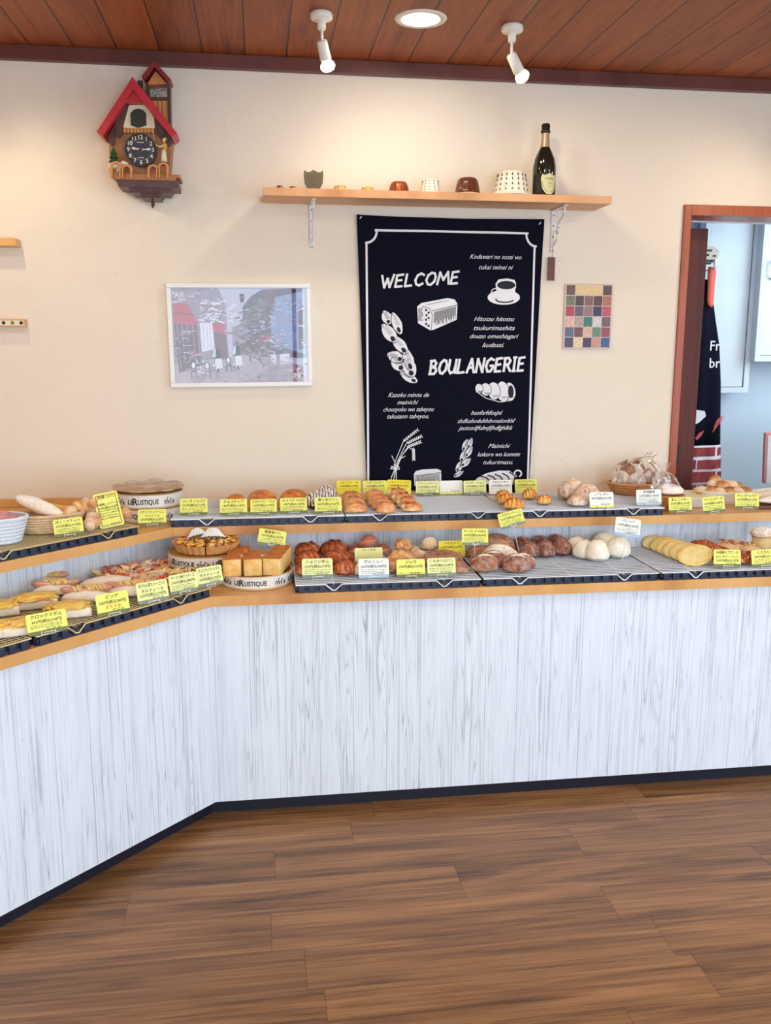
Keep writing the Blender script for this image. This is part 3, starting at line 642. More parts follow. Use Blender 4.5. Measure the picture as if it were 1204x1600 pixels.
# hand lettering, stroke by stroke (unit cell, y up)
GL = {'W': [[(0, 1), (.28, 0), (.5, .75), (.72, 0), (1, 1.02)]], 'E': [[(.85, 1), (.1, .95), (0, 0), (.8, .02)], [(.05, .5), (.7, .54)]], 'L': [[(.1, 1), (.0, 0), (.8, .04)]],
      'C': [[(.9, .85), (.6, 1), (.25, .85), (.05, .45), (.2, .1), (.5, 0), (.85, .15)]], 'O': [[(.5, 1), (.15, .8), (0, .4), (.2, .05), (.5, 0), (.85, .25), (.95, .65), (.8, .95), (.5, 1)]],
      'M': [[(0, 0), (.15, 1), (.5, .35), (.85, 1.02), (1, 0)]], 'B': [[(.1, 0), (.1, 1)], [(.0, .95), (.5, 1), (.75, .8), (.6, .58), (.15, .5)], [(.15, .5), (.7, .45), (.85, .2), (.6, .0), (0, .0)]],
      'U': [[(.1, 1), (.05, .3), (.3, 0), (.7, .1), (.85, .5), (.9, 1)], [(.87, .6), (.9, 0)]], 'A': [[(0, 0), (.5, 1.02), (.9, 0)], [(.2, .35), (.75, .38)]], 'N': [[(0, 0), (.1, 1), (.8, 0), (.9, 1.02)]],
      'G': [[(.9, .88), (.55, 1), (.15, .8), (.02, .4), (.25, .03), (.6, .03), (.9, .3), (.88, .45), (.55, .45)]], 'R': [[(.1, 0), (.12, 1)], [(0, .95), (.55, 1), (.8, .78), (.6, .52), (.15, .48)], [(.4, .5), (.9, 0)]],
      'I': [[(.3, 1), (.25, 0)], [(.0, 1), (.6, 1.02)], [(0, 0), (.55, .0)]]}
def word(name, wd, X0, Y0, X1, Y1, h, Z, w_=.0085, wid={}):
    D = Draw(); n = len(wd); tot = sum(wid.get(c, 1) for c in wd); x = 0
    for c in wd:
        cw = wid.get(c, 1)/tot
        for st in GL[c]:
            P = []
            for (u, v) in st:
                f = x+cw*u*.84; P.append(Z(X0+(X1-X0)*f+v*h*.12, Y0+(Y1-Y0)*f-v*h))
            D.stroke(P, w_)
        x += cw
    D.mb.build(name, None, t)
word('welcome_lettering', 'WELCOME', 200, 472, 652, 447, 68, Z5, wid={'W': 1.25, 'M': 1.2, 'L': .8, 'E': .85})
word('boulangerie_lettering', 'BOULANGERIE', 474, 162, 1022, 142, 76, Z6, .0095, wid={'I': .55, 'E': .85, 'U': 1.05})
D = Draw(); TB = {'Kodawari': 1, 'Hitotsu': 1, 'Kazoku': 1, 'hsoihrhfosjnl': 1, 'Mainichi': 1}
for body, X, Y, Wd, Z in (('Kodawari no sozai wo', 852, 298, 296, Z5), ('tukai teinei ni', 850, 357, 196, Z5), ('Hitotsu hitotsu', 842, 652, 230, Z5), ('tsukurimashita', 842, 703, 232, Z5), ('douzo omeshiagari', 840, 750, 276, Z5), ('kudasai.', 838, 800, 122, Z5),
                       ('Kazoku minna de', 355, 282, 234, Z6), ('mainichi', 348, 324, 122, Z6), ('chousyoku wo tabeyou', 354, 364, 290, Z6), ('takusann tabeyou.', 352, 404, 238, Z6),
                       ('hsoihrhfosjnl', 798, 384, 180, Z6), ('shdfushoduhfxbvoaiiovbhf', 795, 430, 330, Z6), ('jsutosdjfuhvjfjhdfghlkk', 793, 470, 310, Z6), ('Mainichi', 868, 572, 124, Z6), ('kokoro wo komete', 868, 620, 240, Z6), ('tukurimasu.', 864, 665, 166, Z6)):
    if body.split()[0] in TB and D.mb.v: D.mb.build('small_lettering', None, t); D = Draw()
    p = Z(X, Y); a = Z(X-Wd/2, Y); b = Z(X+Wd/2, Y); D.txt(body, p, .0245, width=abs(b[0]-a[0]), bold=.0, shear=.5)
D.mb.build('small_lettering', None, t)
# drawings
def hatch(D, x0, y0, x1, y1, dx, dy, n, Z, w=.0014, m='print_dark'):
    random.seed(int(x0+y0))
    for i in range(n):
        f = (i+.5)/n; X = x0+(x1-x0)*f; Y = y0+(y1-y0)*f; k = random.uniform(.6, 1)
        D.stroke([Z(X, Y), Z(X+dx*k, Y+dy*k)], w, .0014, m)
D = Draw()   # loaf
D.poly([Z5(*q) for q in ((405, 580), (430, 560), (580, 532), (620, 540), (636, 565), (632, 655), (500, 712), (480, 716), (410, 675))])
D.stroke([Z5(*q) for q in ((432, 578), (475, 590), (492, 630), (484, 714))], .002, .0014, 'print_dark'); D.stroke([Z5(*q) for q in ((490, 605), (632, 572))], .0022, .0014, 'print_dark')
hatch(D, 500, 612, 628, 580, -3, 85, 26, Z5, .0018); hatch(D, 412, 590, 412, 665, 30, -6, 12, Z5, .0018); hatch(D, 440, 572, 570, 545, 40, -2, 5, Z5)
for q in ((455, 600), (458, 630), (455, 655), (470, 615), (470, 645), (456, 680), (470, 690)): D.poly(arc(*q, 6, 7, 0, 330, 8, Z=Z5), .0015, 'print_dark')
D.mb.build('loaf_drawing', None, t)
D = Draw()   # cup
D.poly(arc(900, 528, 92, 42, 0, 345, 28, Z=Z5)); D.stroke(arc(905, 540, 50, 16, 20, 190, 12, Z=Z5), .005, .0013, 'print_dark')
D.poly([Z5(*q) for q in ((852, 450), (870, 425), (920, 420), (960, 428), (970, 450), (962, 500), (945, 535), (915, 552), (880, 545), (860, 510))], .0016)
D.poly(arc(913, 458, 52, 24, 0, 345, 20, Z=Z5), .0021, 'print_dark'); hatch(D, 870, 470, 955, 445, 14, -16, 12, Z5, .0012, 'print_white')
D.stroke(arc(850, 500, 22, 22, 90, 290, 10, Z=Z5), .0035, .002); D.stroke(arc(913, 465, 56, 26, 10, 170, 10, Z=Z5), .0028, .0022, 'print_white')
hatch(D, 940, 480, 900, 545, 20, -12, 7, Z5, .0016)
D.mb.build('coffee_cup_drawing', None, t)
def plait(name, L_, Z, s_=1):
    D = Draw()
    for (cx, cy, rx, ry, ro) in L_:
        P = []
        for i in range(20):
            a = 2*pi*i/20; r_ = 1+.0*cos(a); x = rx*cos(a)*(1 if cos(a) > 0 else 1.15); y = ry*sin(a)*(1-.25*abs(cos(a))); P.append(Z(cx+x*cos(ro)-y*sin(ro), cy+x*sin(ro)+y*cos(ro)))
        D.poly(P)
        D.stroke([Z(cx+x*cos(ro)-y*sin(ro), cy+x*sin(ro)+y*cos(ro)) for x, y in [(rx*1.02*cos(a), ry*1.02*sin(a)) for a in [i*pi/8 for i in range(0, 9)]]], .0028, .0013, 'print_dark')
        for k in range(8):
            f = -.8+k*.13; x0, y0, x1, y1 = rx*f, -ry*.45, rx*(f-.05), ry*.2
            D.stroke([Z(cx+x0*cos(ro)-y0*sin(ro), cy+x0*sin(ro)+y0*cos(ro)), Z(cx+x1*cos(ro)-y1*sin(ro), cy+x1*sin(ro)+y1*cos(ro))], .0012, .0014, 'print_dark')
        D.poly([Z(cx+x*cos(ro)-y*sin(ro), cy+x*sin(ro)+y*cos(ro)) for x, y in arc(rx*.55, ry*.1, rx*.28, ry*.35, 0, 330, 10)], .0012, 'print_dark')
    D.mb.build(name, None, t)
plait('braided_bread_drawing', [(235, 645, 40, 30, 1.1), (292, 680, 62, 28, 1.2), (250, 735, 60, 36, .9), (310, 800, 62, 32, .85), (285, 868, 45, 34, .3), (358, 885, 66, 30, 1.25), (300, 905, 50, 40, .9), (362, 930, 55, 40, 1.1), (362, 985, 52, 26, .5)], Z5)
plait('small_braid_drawing', [(708, 558, 30, 14, 1.9), (680, 570, 34, 17, 1.9), (700, 608, 34, 17, 2.1), (668, 632, 34, 18, 1.9), (682, 668, 34, 18, 2.4), (645, 690, 34, 18, 2.0), (640, 732, 30, 14, 2.6)], Z6)
D = Draw()   # cornet
for cx, cy, rx, ry in ((762, 245, 22, 27), (800, 250, 30, 36), (845, 258, 34, 50), (895, 262, 36, 58), (935, 262, 30, 52)):
    D.poly(arc(cx, cy, rx, ry, 0, 345, 18, rot=-.12, Z=Z6)); D.stroke(arc(cx, cy, rx, ry, -80, 80, 10, rot=-.12, Z=Z6), .002, .0013, 'print_dark'); hatch(D, cx-10, cy+ry*.5, cx+rx*.7, cy+ry*.45, 4, 14, 6, Z6, .0014)
D.poly(arc(938, 262, 16, 36, 0, 345, 14, Z=Z6), .0016, 'print_dark'); hatch(D, 930, 235, 945, 290, 8, -4, 8, Z6, .001, 'print_white')
D.stroke([Z6(*q) for q in ((745, 262), (800, 300), (880, 322), (950, 310))], .0028)
D.mb.build('cornet_drawing', None, t)
D = Draw()   # wheat sheaf
for P in ([(270, 700), (290, 640), (330, 545), (400, 490)], [(278, 700), (305, 640), (345, 560), (418, 528)], [(284, 702), (312, 640), (350, 585), (410, 556)], [(290, 702), (322, 625), (360, 580), (388, 600), (388, 640)], [(262, 628), (280, 665), (284, 700)], [(340, 630), (305, 650), (290, 700)]):
    D.stroke([Z6(*q) for q in P], .0026)
for (x0, y0, x1, y1) in ((330, 545, 405, 485), (350, 556, 425, 520), (352, 578, 420, 552), (386, 585, 388, 645)):
    for k in range(7):
        f = k/6; X = x0+(x1-x0)*f; Y = y0+(y1-y0)*f; a = atan2(y1-y0, x1-x0)
        for s_ in (-1, 1): D.stroke([Z6(X, Y), Z6(X+13*cos(a+s_*.6), Y+13*sin(a+s_*.6))], .0032)
for P in ([(283, 700), (262, 688), (256, 702), (283, 703)], [(283, 702), (302, 690), (306, 706), (284, 704)], [(280, 706), (262, 745), (250, 790)], [(284, 706), (276, 745), (270, 790)], [(288, 706), (288, 745), (290, 790)]): D.stroke([Z6(*q) for q in P], .0035)
D.mb.build('wheat_drawing', None, t)
D = Draw()   # low loaf and baguette half hidden by the cards
D.poly([Z6(*q) for q in ((388, 735), (400, 716), (440, 706), (520, 702), (542, 712), (545, 800), (392, 800))]); D.stroke([Z6(*q) for q in ((392, 742), (440, 738), (540, 722))], .002, .0013, 'print_dark')
hatch(D, 400, 745, 535, 728, -4, 45, 20, Z6, .0018); D.mb.build('toast_loaf_drawing', None, t)
D = Draw()
D.poly([Z6(*q) for q in ((715, 790), (750, 755), (800, 728), (870, 712), (930, 712), (960, 735), (950, 790))])
for k in range(5): D.stroke([Z6(770+k*40, 745-k*6), Z6(800+k*40, 752-k*3), Z6(822+k*38, 775)], .005, .0013, 'print_dark')
D.stroke(arc(978, 728, 20, 18, 120, 420, 14, Z=Z6), .006); D.mb.build('baguette_drawing', None, t)
for q in (Z5(84, 75), Z5(1104, 108)): MB().tube([(q[0]-.003, BY-.004, q[1]-.003), (q[0]+.003, BY-.006, q[1]+.005)], .0022, n=8).build('push_pin', MATS['white_metal'], t)
MB().tube([(Z6(85, 115)[0], BY+.0, Z6(85, 115)[1]), (Z6(85, 115)[0], BY-.007, Z6(85, 115)[1])], .0024, n=8).build('push_pin', MATS['white_metal'], t)
# ------------------------------------------------------------------ framed street picture
FY = WY-.02
q0, q1, q2, q3 = PY(257, 442, FY), PY(485, 443, FY), PY(488, 603, FY), PY(268, 606, FY)
cx = (q0.x+q1.x+q2.x+q3.x)/4; cz = (q0.z+q1.z+q2.z+q3.z)/4; pw = (q1.x-q0.x+q2.x-q3.x)/2; ph = (q0.z-q3.z+q1.z-q2.z)/2
t = thing('framed_picture', 'white framed street cafe picture with red awnings hanging on the wall', 'picture', (cx, FY, cz), (0, radians(-.45), 0))
f = MB(); e = .017; X, Zz = pw/2, ph/2
for (x0, x1, z0, z1) in ((-X, X, Zz-e, Zz), (-X, X, -Zz, -Zz+e), (-X, -X+e, -Zz+e, Zz-e), (X-e, X, -Zz+e, Zz-e)): f.box(x0, x1, 0, .018, z0, z1, bev=.003)
f.build('frame', MATS['frame_white'], t)
def pm(n_, c, v=.0): return mat('paint_'+n_, c, .6, vary=v, scale=40)
pm('sky', (206, 202, 222), .05); pm('wall', (168, 150, 166), .15); pm('dark', (96, 80, 104), .2); pm('red', (202, 72, 92), .15); pm('road', (196, 178, 188), .08); pm('road2', (176, 156, 166), .1)
pm('white', (240, 238, 246)); pm('blk', (40, 30, 50)); pm('brn', (124, 84, 92), .2); pm('tree', (128, 124, 120), .35); pm('blue', (150, 164, 206), .15); pm('pink', (214, 170, 182), .4)
pt = MB(); IX0, IZ0 = -X+e, Zz-e; kx = (2*X-2*e)/960.; kz = (2*Zz-2*e)/670.; lay = [0]
def pq(P, m):
    lay[0] += 1; y = .014-lay[0]*.0000075
    P = [(IX0+a*kx, IZ0-b_*kz) for a, b_ in P]
    ar = sum(P[i][0]*P[(i+1) % len(P)][1]-P[(i+1) % len(P)][0]*P[i][1] for i in range(len(P)))
    if ar < 0: P = P[::-1]
    pt.add([(a, y, b_) for a, b_ in P], [tuple(range(len(P)))], MATS['paint_'+m])
def pe(cx_, cy_, rx, ry, m, n=14): pq([(cx_+rx*cos(2*pi*i/n), cy_+ry*sin(2*pi*i/n)) for i in range(n)], m)
def pl(x0, y0, x1, y1, w_, m):
    L_ = math.hypot(x1-x0, y1-y0); ux, uy = (x1-x0)/L_*w_/2, (y1-y0)/L_*w_/2
    pq([(x0-uy, y0+ux), (x1-uy, y1+ux), (x1+uy, y1-ux), (x0+uy, y0-ux)], m)
pq([(0, 0), (960, 0), (960, 670), (0, 670)], 'sky'); pq([(0, 0), (330, 0), (380, 120), (390, 500), (0, 560)], 'wall'); pq([(500, 130), (560, 60), (640, 10), (960, 0), (960, 500), (500, 480)], 'dark')
pq([(480, 40), (515, 40), (510, 100), (486, 100)], 'blk'); pq([(420, 280), (520, 230), (560, 480), (420, 500)], 'wall'); pe(590, 200, 75, 70, 'tree'); pe(640, 150, 50, 80, 'tree'); pe(560, 430, 90, 60, 'brn'); pe(690, 440, 80, 60, 'brn')
pq([(700, 70), (940, 20), (945, 470), (700, 400)], 'blue'); pq([(900, 140), (960, 100), (960, 420), (900, 440)], 'brn'); pq([(660, 20), (740, 10), (720, 190), (670, 200)], 'brn')
pq([(0, 600), (0, 540), (380, 490), (560, 470), (960, 560), (960, 670), (0, 670)], 'road'); pq([(560, 475), (640, 540), (640, 600), (480, 670), (960, 670), (960, 560)], 'road2')
for i in range(12): a = -60+i*9; pl(480+160*cos(radians(a)), 570+95*sin(radians(a)), 480+160*cos(radians(a+9)), 570+95*sin(radians(a+9)), 6, 'dark')
pq([(5, 90), (110, 110), (180, 250), (10, 235)], 'red'); pq([(5, 165), (150, 190), (180, 252), (10, 240)], 'red'); pl(8, 165, 150, 190, 6, 'brn')
for i in range(6): pq([(10+i*28, 235+i*3), (38+i*28, 238+i*3), (24+i*28, 252+i*3)], 'red')
pq([(280, 240), (370, 245), (370, 330), (280, 290)], 'red'); pq([(10, 245), (180, 260), (200, 540), (30, 600)], 'brn')
for xx in (30, 65, 100, 140, 175): pl(xx, 255, xx+14, 560, 7, 'wall')
for yy in (300, 350, 400, 450): pl(60, yy, 130, yy+4, 4, 'white')
for yy in (250, 300, 350): pl(200, yy-10, 280, yy-10, 4, 'blue')
pq([(190, 240), (280, 245), (290, 430), (200, 450)], 'white'); pq([(290, 300), (375, 330), (385, 500), (300, 510)], 'brn')
for xx in (215, 240, 262): pl(xx, 245, xx+2, 430, 3, 'blue')
pq([(600, 360), (700, 320), (705, 345), (615, 390)], 'red'); pq([(640, 380), (720, 335), (720, 380)], 'white')
pq([(690, 470), (830, 465), (830, 540), (700, 545)], 'white'); pq([(730, 480), (760, 480), (755, 560), (735, 560)], 'wall')
def chair(x, y, s_=1):
    pe(x, y, 20*s_, 28*s_, 'blk'); pe(x, y, 14*s_, 22*s_, 'white'); pl(x-18*s_, y+40*s_, x+22*s_, y+44*s_, 6, 'blk'); pl(x-16*s_, y+40*s_, x-20*s_, y+90*s_, 4, 'blk'); pl(x+18*s_, y+44*s_, x+26*s_, y+95*s_, 4, 'blk'); pl(x+14*s_, y+25*s_, x+20*s_, y+60*s_, 4, 'blk')
pq([(150, 560), (240, 540), (250, 610), (160, 625)], 'white')
for q in ((135, 545, 1), (232, 550, 1), (160, 520, .6), (205, 515, .6), (280, 545, .7), (385, 510, .9), (420, 540, .6)): chair(*q)
def waiter(x, y):
    pe(x, y-70, 11, 15, 'brn'); pq([(x-20, y-52), (x+18, y-52), (x+26, y+20), (x-24, y+20)], 'blk'); pq([(x-22, y-50), (x-10, y-50), (x-14, y+10), (x-34, y+5)], 'white'); pq([(x-18, y+20), (x+28, y+15), (x+36, y+85), (x-16, y+95)], 'white'); pl(x, y+90, x+5, y+120, 9, 'blk')
waiter(308, 480); waiter(452, 460)
for x in (545, 610): pe(x, 465, 12, 22, 'pink'); pl(x, 480, x, 520, 7, 'blk')
for i in range(22): random.seed(i); pe(850+random.random()*100, 540+random.random()*110, 14, 12, ('pink', 'white', 'red', 'brn')[i % 4], 8)
random.seed(77)
for (x0, y0, x1, y1, n_, cs) in ((0, 0, 330, 110, 60, ('sky', 'wall', 'wall')), (380, 150, 660, 330, 70, ('tree', 'wall', 'dark', 'sky')), (480, 330, 800, 480, 110, ('brn', 'pink', 'dark', 'tree')), (500, 60, 700, 330, 60, ('tree', 'dark', 'brn')), (700, 80, 940, 440, 70, ('blue', 'blue', 'wall', 'sky')),
                             (190, 90, 480, 240, 60, ('white', 'sky', 'white')), (60, 560, 560, 660, 70, ('road2', 'road', 'pink', 'wall')), (560, 500, 850, 660, 60, ('road', 'wall', 'pink')), (10, 260, 190, 540, 40, ('wall', 'dark', 'pink'))):
    for i in range(n_):
        X0 = random.uniform(x0, x1); Y0 = random.uniform(y0, y1); a_ = random.uniform(-.5, .5); L_ = random.uniform(8, 26); pl(X0-L_*cos(a_), Y0-L_*sin(a_), X0+L_*cos(a_), Y0+L_*sin(a_), random.uniform(5, 13), random.choice(cs))
for q in ((135, 545, 1), (232, 550, 1), (385, 510, .9)): chair(*q)
waiter(308, 480); waiter(452, 460)
vs_, fs_ = text_geo('PAR', .03); pt.add([(IX0+.022+x, .0095, IZ0-.026+z) for x, _, z in vs_], fs_, MATS['paint_white'])
pt.build('print', None, t)
MB().box(-X+e*.7, X-e*.7, .0055, .0065, -Zz+e*.7, Zz-e*.7).build('glass_pane', MATS['glass'], t)
MB().box(-X+e*.7, X-e*.7, .0142, .0175, -Zz+e*.7, Zz-e*.7).build('backing_board', MATS['paint_white'], t)
# ------------------------------------------------------------------ spice chart
FY = WY-.008
q0, q1, q2, q3 = PY(882, 443, FY), PY(958, 443, FY), PY(953, 545, FY), PY(880, 545, FY); cx = (q0.x+q1.x+q2.x+q3.x)/4; cz = (q0.z+q3.z)/2; pw = (q1.x-q0.x+q2.x-q3.x)/2; ph = q0.z-q3.z
t = thing('spice_chart', 'small poster grid of coloured spice squares right of the banner', 'poster', (cx, FY, cz))
MB().box(-pw/2, pw/2, 0, .006, -ph/2, ph/2).build('poster_board', mat('chart_back', (206, 186, 180), .5), t)
cols = [[(112, 82, 72), None, None, None, (96, 74, 72)], [(112, 124, 96), (84, 72, 72), (130, 100, 92), (100, 66, 74), (176, 118, 92)], [(176, 74, 84), (104, 96, 112), (150, 120, 116), (60, 64, 88), (190, 84, 104)],
        [(222, 178, 168), (180, 164, 150), (64, 130, 112), (210, 204, 208), (116, 100, 98)], [(98, 112, 134), (120, 84, 84), (214, 178, 154), (106, 140, 122), (158, 82, 98)], [(84, 78, 106), (228, 206, 166), (84, 64, 96), (204, 154, 134), (70, 98, 146)]]
sq = MB(); cw = pw*.955/5; chh = ph*.965/6; xl = -pw*.955/2; zt = ph*.965/2
for r_ in range(6):
    for c_ in range(5):
        col = cols[r_][c_]
        if col is None: continue
        m = mat('spice_%d' % (r_*5+c_), col, .55, vary=.5, scale=260, bump=.2)
        sq.box(xl+c_*cw+.0015, xl+(c_+1)*cw-.0015, -.0008, 0, zt-(r_+1)*chh+.0015, zt-r_*chh-.0015, m)
sq.box(xl+cw+.0015, xl+4*cw-.0015, -.0008, 0, zt-chh+.0015, zt-.0015, mat('spice_title', (222, 194, 142), .55, vary=.15, scale=150))
sq.build('spice_squares', None, t)
# ------------------------------------------------------------------ things seen through the doorway
AYY = 4.24
def ap(px, py): p = PY(px, py, AYY); return (p.x, p.z)
t = thing('printed_apron', 'dark navy printed cloth apron with brick pattern hem hanging in the back room', 'apron', (0, 0, 0))
prof = [(1095, 500, 1122), (1090, 540, 1128), (1080, 600, 1131), (1070, 660, 1131), (1066, 697, 1131)]
def strip(rows, m, name, y0=0, parent=t, thick=.01, n=14):
    b = MB(); vs = []; fs = []
    for (xl_, y, xr_) in rows:
        a = ap(xl_, y); c = ap(xr_, y)
        for i in range(n+1):
            u = i/n; x = a[0]+(c[0]-a[0])*u; vs.append((x, AYY+y0+.035*(u-.3)**2*2+.006*sin(x*60), a[1]))
    for j in range(len(rows)-1):
        for i in range(n): k = j*(n+1)+i; fs.append((k, k+n+1, k+n+2, k+1))
    N0 = len(vs); vs += [(x, y+thick, z) for x, y, z in vs]; fs += [tuple(N0+q for q in f[::-1]) for f in fs]
    for i in range(n): k = i; fs.append((k, k+1, N0+k+1, N0+k)); k = (len(rows)-1)*(n+1)+i; fs.append((k+1, k, N0+k, N0+k+1))
    for j in range(len(rows)-1):
        k = j*(n+1); fs.append((k, N0+k, N0+k+n+1, k+n+1)); k += n; fs.append((k, k+n+1, N0+k+n+1, N0+k))
    return b.add(vs, fs).build(name, m, parent, smooth=True)
strip([(1080, 436, 1112), (1080, 470, 1120), (1078, 500, 1123), (1076, 540, 1128), (1070, 600, 1131), (1064, 660, 1131), (1062, 697, 1131)], MATS['cloth_navy'], 'apron_cloth')
mat('coral', (226, 96, 78), .8, vary=.05, scale=60); mat('brick_red', (150, 58, 58), .8, vary=.25, scale=30); mat('mortar', (222, 214, 226), .8); mat('flame_red', (196, 84, 80), .8)
strip([(1106, 417, 1122), (1105, 424, 1123), (1104, 440, 1121), (1103, 470, 1119), (1104, 476, 1118), (1108, 480, 1115)], MATS['coral'], 'neck_strap', -.012)
hem = strip([(1060, 697, 1131), (1060, 730, 1131), (1058, 790, 1131)], MATS['mortar'], 'brick_hem', -.001)
bk = MB()
for r_, (ya, yb) in enumerate(((700, 713), (719, 733), (738, 753), (758, 772), (777, 790))):
    cuts = [(1056, 1118), (1124, 1131)] if r_ % 2 == 0 else [(1056, 1085), (1089, 1131)]
    for (xa, xb) in cuts:
        n = 8; vs = []; a0, a1 = ap(xa, ya), ap(xb, yb)
        for i in range(n+1):
            x = a0[0]+(a1[0]-a0[0])*i/n; u = (x-ap(1060, ya)[0])/(ap(1131, ya)[0]-ap(1060, ya)[0]); y = AYY-.0035+.035*(u-.3)**2*2+.006*sin(x*60)
            vs += [(x, y, a0[1]-.001*sin(i*1.3)), (x, y, a1[1])]
        bk.add(vs, [(2*i, 2*i+1, 2*i+3, 2*i+2) for i in range(n)])
bk.build('brick_print', MATS['brick_red'], hem)
q = MB()
def aprontext(body, px, py, hpx):
    p = ap(px, py); vs_, fs_ = text_geo(body, hpx*.0025, align='LEFT', bold=.01); V = []
    for x, _, z in vs_:
        X_ = p[0]+x; u = (X_-ap(1066, py)[0])/(ap(1131, py)[0]-ap(1066, py)[0]); V.append((X_, AYY-.004+.035*(u-.3)**2*2+.006*sin(X_*60), p[1]+z))
    q.add(V, fs_)
aprontext('Fr', 1110, 541, 27); aprontext('br', 1109, 568, 27); q.build('lettering', MATS['print_white'], t)
q = MB()
for P in (((1110, 676), (1116, 662), (1124, 655), (1130, 650), (1121, 662), (1114, 672)), ((1112, 668), (1118, 655), (1128, 648), (1122, 657)), ((1084, 684), (1090, 676), (1098, 672), (1094, 680), (1086, 688))):
    q.add([(ap(*k)[0], AYY-.012, ap(*k)[1]) for k in P], [tuple(range(len(P)))[::-1]])
q.build('flame_print', MATS['flame_red'], t)
q = MB().add([(ap(*k)[0], AYY-.010, ap(*k)[1]) for k in ((1083, 640), (1099, 642), (1101, 650), (1090, 660), (1082, 664))], [(0, 1, 2, 3, 4)]); q.build('paper_motif', MATS['print_white'], t)
t = thing('printed_paper_bag', 'beige printed paper bag folded on a hook above the apron', 'bag', tuple(PY(1105, 415, AYY+.05)))
o0 = PY(1105, 415, AYY+.05)
def bp(px, py): p = PY(px, py, AYY+.05); return (p.x-o0.x, p.z-o0.z)
mat('bag_paper', (214, 202, 180), .8, vary=.15, scale=90)
MB().prism([bp(1095, 418), bp(1119, 408), bp(1121, 402), bp(1124, 392), bp(1114, 384), bp(1098, 384)], .03).build('bag_body', MATS['bag_paper'], t)
q = MB()
for (xa, ya, xb, yb) in ((1102, 391, 1112, 392), (1102, 399, 1107, 398), (1113, 400, 1118, 400), (1101, 408, 1113, 407), (1101, 411, 1110, 412)):
    a = bp(xa, ya); b = bp(xb, yb); q.box(a[0], b[0], -.002, 0, min(a[1], b[1])-.004, max(a[1], b[1])+.004)
q.build('print', MATS['lettering_brown'], t)
a = bp(1115, 405); b = bp(1120, 416); MB().box(a[0], b[0], -.012, 0, b[1], a[1]).build('white_clip', MATS['white_paint'], t)
MB().tube([(ap(1113, 424)[0], 4.33, ap(1113, 421)[1]), (ap(1113, 424)[0], AYY-.02, ap(1113, 421)[1]), (ap(1113, 424)[0], AYY-.028, ap(1113, 417)[1])], .004, n=8).build('hook', MATS['white_metal'], bpy.data.objects['printed_apron'])
p = PY(1199, 676, 3.9); t = thing('pink_framed_sign', 'pink framed white panel cut off by the right edge behind the counter', 'sign', (p.x, 3.9, .86))
mat('pink_frame', (222, 150, 150), .5)
MB().box(0, .3, 0, .02, 0, p.z-.86, bev=.006).build('frame', MATS['pink_frame'], t, rot=(0, radians(-2.5), 0)); MB().box(.012, .288, -.003, 0, .0, p.z-.875).build('panel', MATS['white_paint'], t, rot=(0, radians(-2.5), 0))
# ------------------------------------------------------------------ cuckoo clock
KY = WY-.10
def kp(X, Y): p = PY(130+X/6.1556, 80+Y/6.1556, KY); return p
o0 = kp(560, 960)
def K2(X, Y): p = kp(X, Y); return (p.x-o0.x, p.z-o0.z)
t = thing('cuckoo_clock', 'chalet shaped cuckoo clock with red roof and bell tower on the wall', 'clock', tuple(o0))
mat('clock_wood', (170, 108, 62), .45, vary=.18, scale=25); mat('clock_dark', (78, 42, 30), .4, vary=.3, scale=30); mat('clock_light', (206, 136, 70), .45, vary=.12, scale=30); mat('roof_red', (190, 34, 46), .35, vary=.1, scale=14); mat('roof_dark_red', (128, 30, 34), .4)
mat('dial', (44, 46, 56), .4); mat('dial_ring', (110, 100, 110), .4); mat('cream', (236, 222, 190), .5); mat('pine', (44, 92, 50), .6, vary=.2, scale=60); mat('clock_black', (34, 38, 30), .5); mat('gold_vest', (214, 160, 60), .5); mat('bell', (214, 212, 200), .2, .3); mat('hair', (206, 180, 120), .6); mat('skin', (236, 206, 168), .5)
def pr(name, P, y0, y1, m, parent=None, zz=K2): b = MB().prism([zz(*q) for q in P], y1-y0, T=Matrix.Translation((0, y0, 0))); return b.build(name, MATS[m], parent or t)
body = pr('case', [(240, 800), (480, 400), (560, 400), (640, 520), (850, 830), (820, 1200), (260, 1200)], .01, .095, 'clock_wood')
pr('gable', [(390, 740), (380, 700), (440, 520), (600, 515), (680, 640), (690, 742)], 0, .012, 'cream', body)
dr = pr('cuckoo_door', [(460, 715), (456, 600), (490, 565), (530, 556), (575, 568), (604, 600), (606, 715), (560, 728), (530, 738), (500, 728)], -.006, .004, 'clock_black', body)
for P in ([(310, 690), (385, 545), (440, 520), (380, 740), (385, 790), (345, 835), (310, 800)], [(236, 830), (310, 700), (300, 880), (280, 915), (238, 870)], [(690, 640), (780, 740), (790, 800), (750, 845), (700, 790)], [(780, 760), (850, 840), (860, 880), (820, 925), (790, 880)]): MB().prism([K2(*q) for q in P], .02, T=Matrix.Translation((0, -.004, 0))).build('carved_beam', MATS['clock_dark'], t)
pl_ = MB()
for i in range(9): X0 = 388+i*33; pl_.prism([K2(X0, 742), K2(X0+28, 742), K2(X0+28, 782), K2(X0+14, 792), K2(X0, 782)], .008, T=Matrix.Translation((0, -.006, 0)))
pl_.build('balcony_slats', MATS['clock_light'], t)
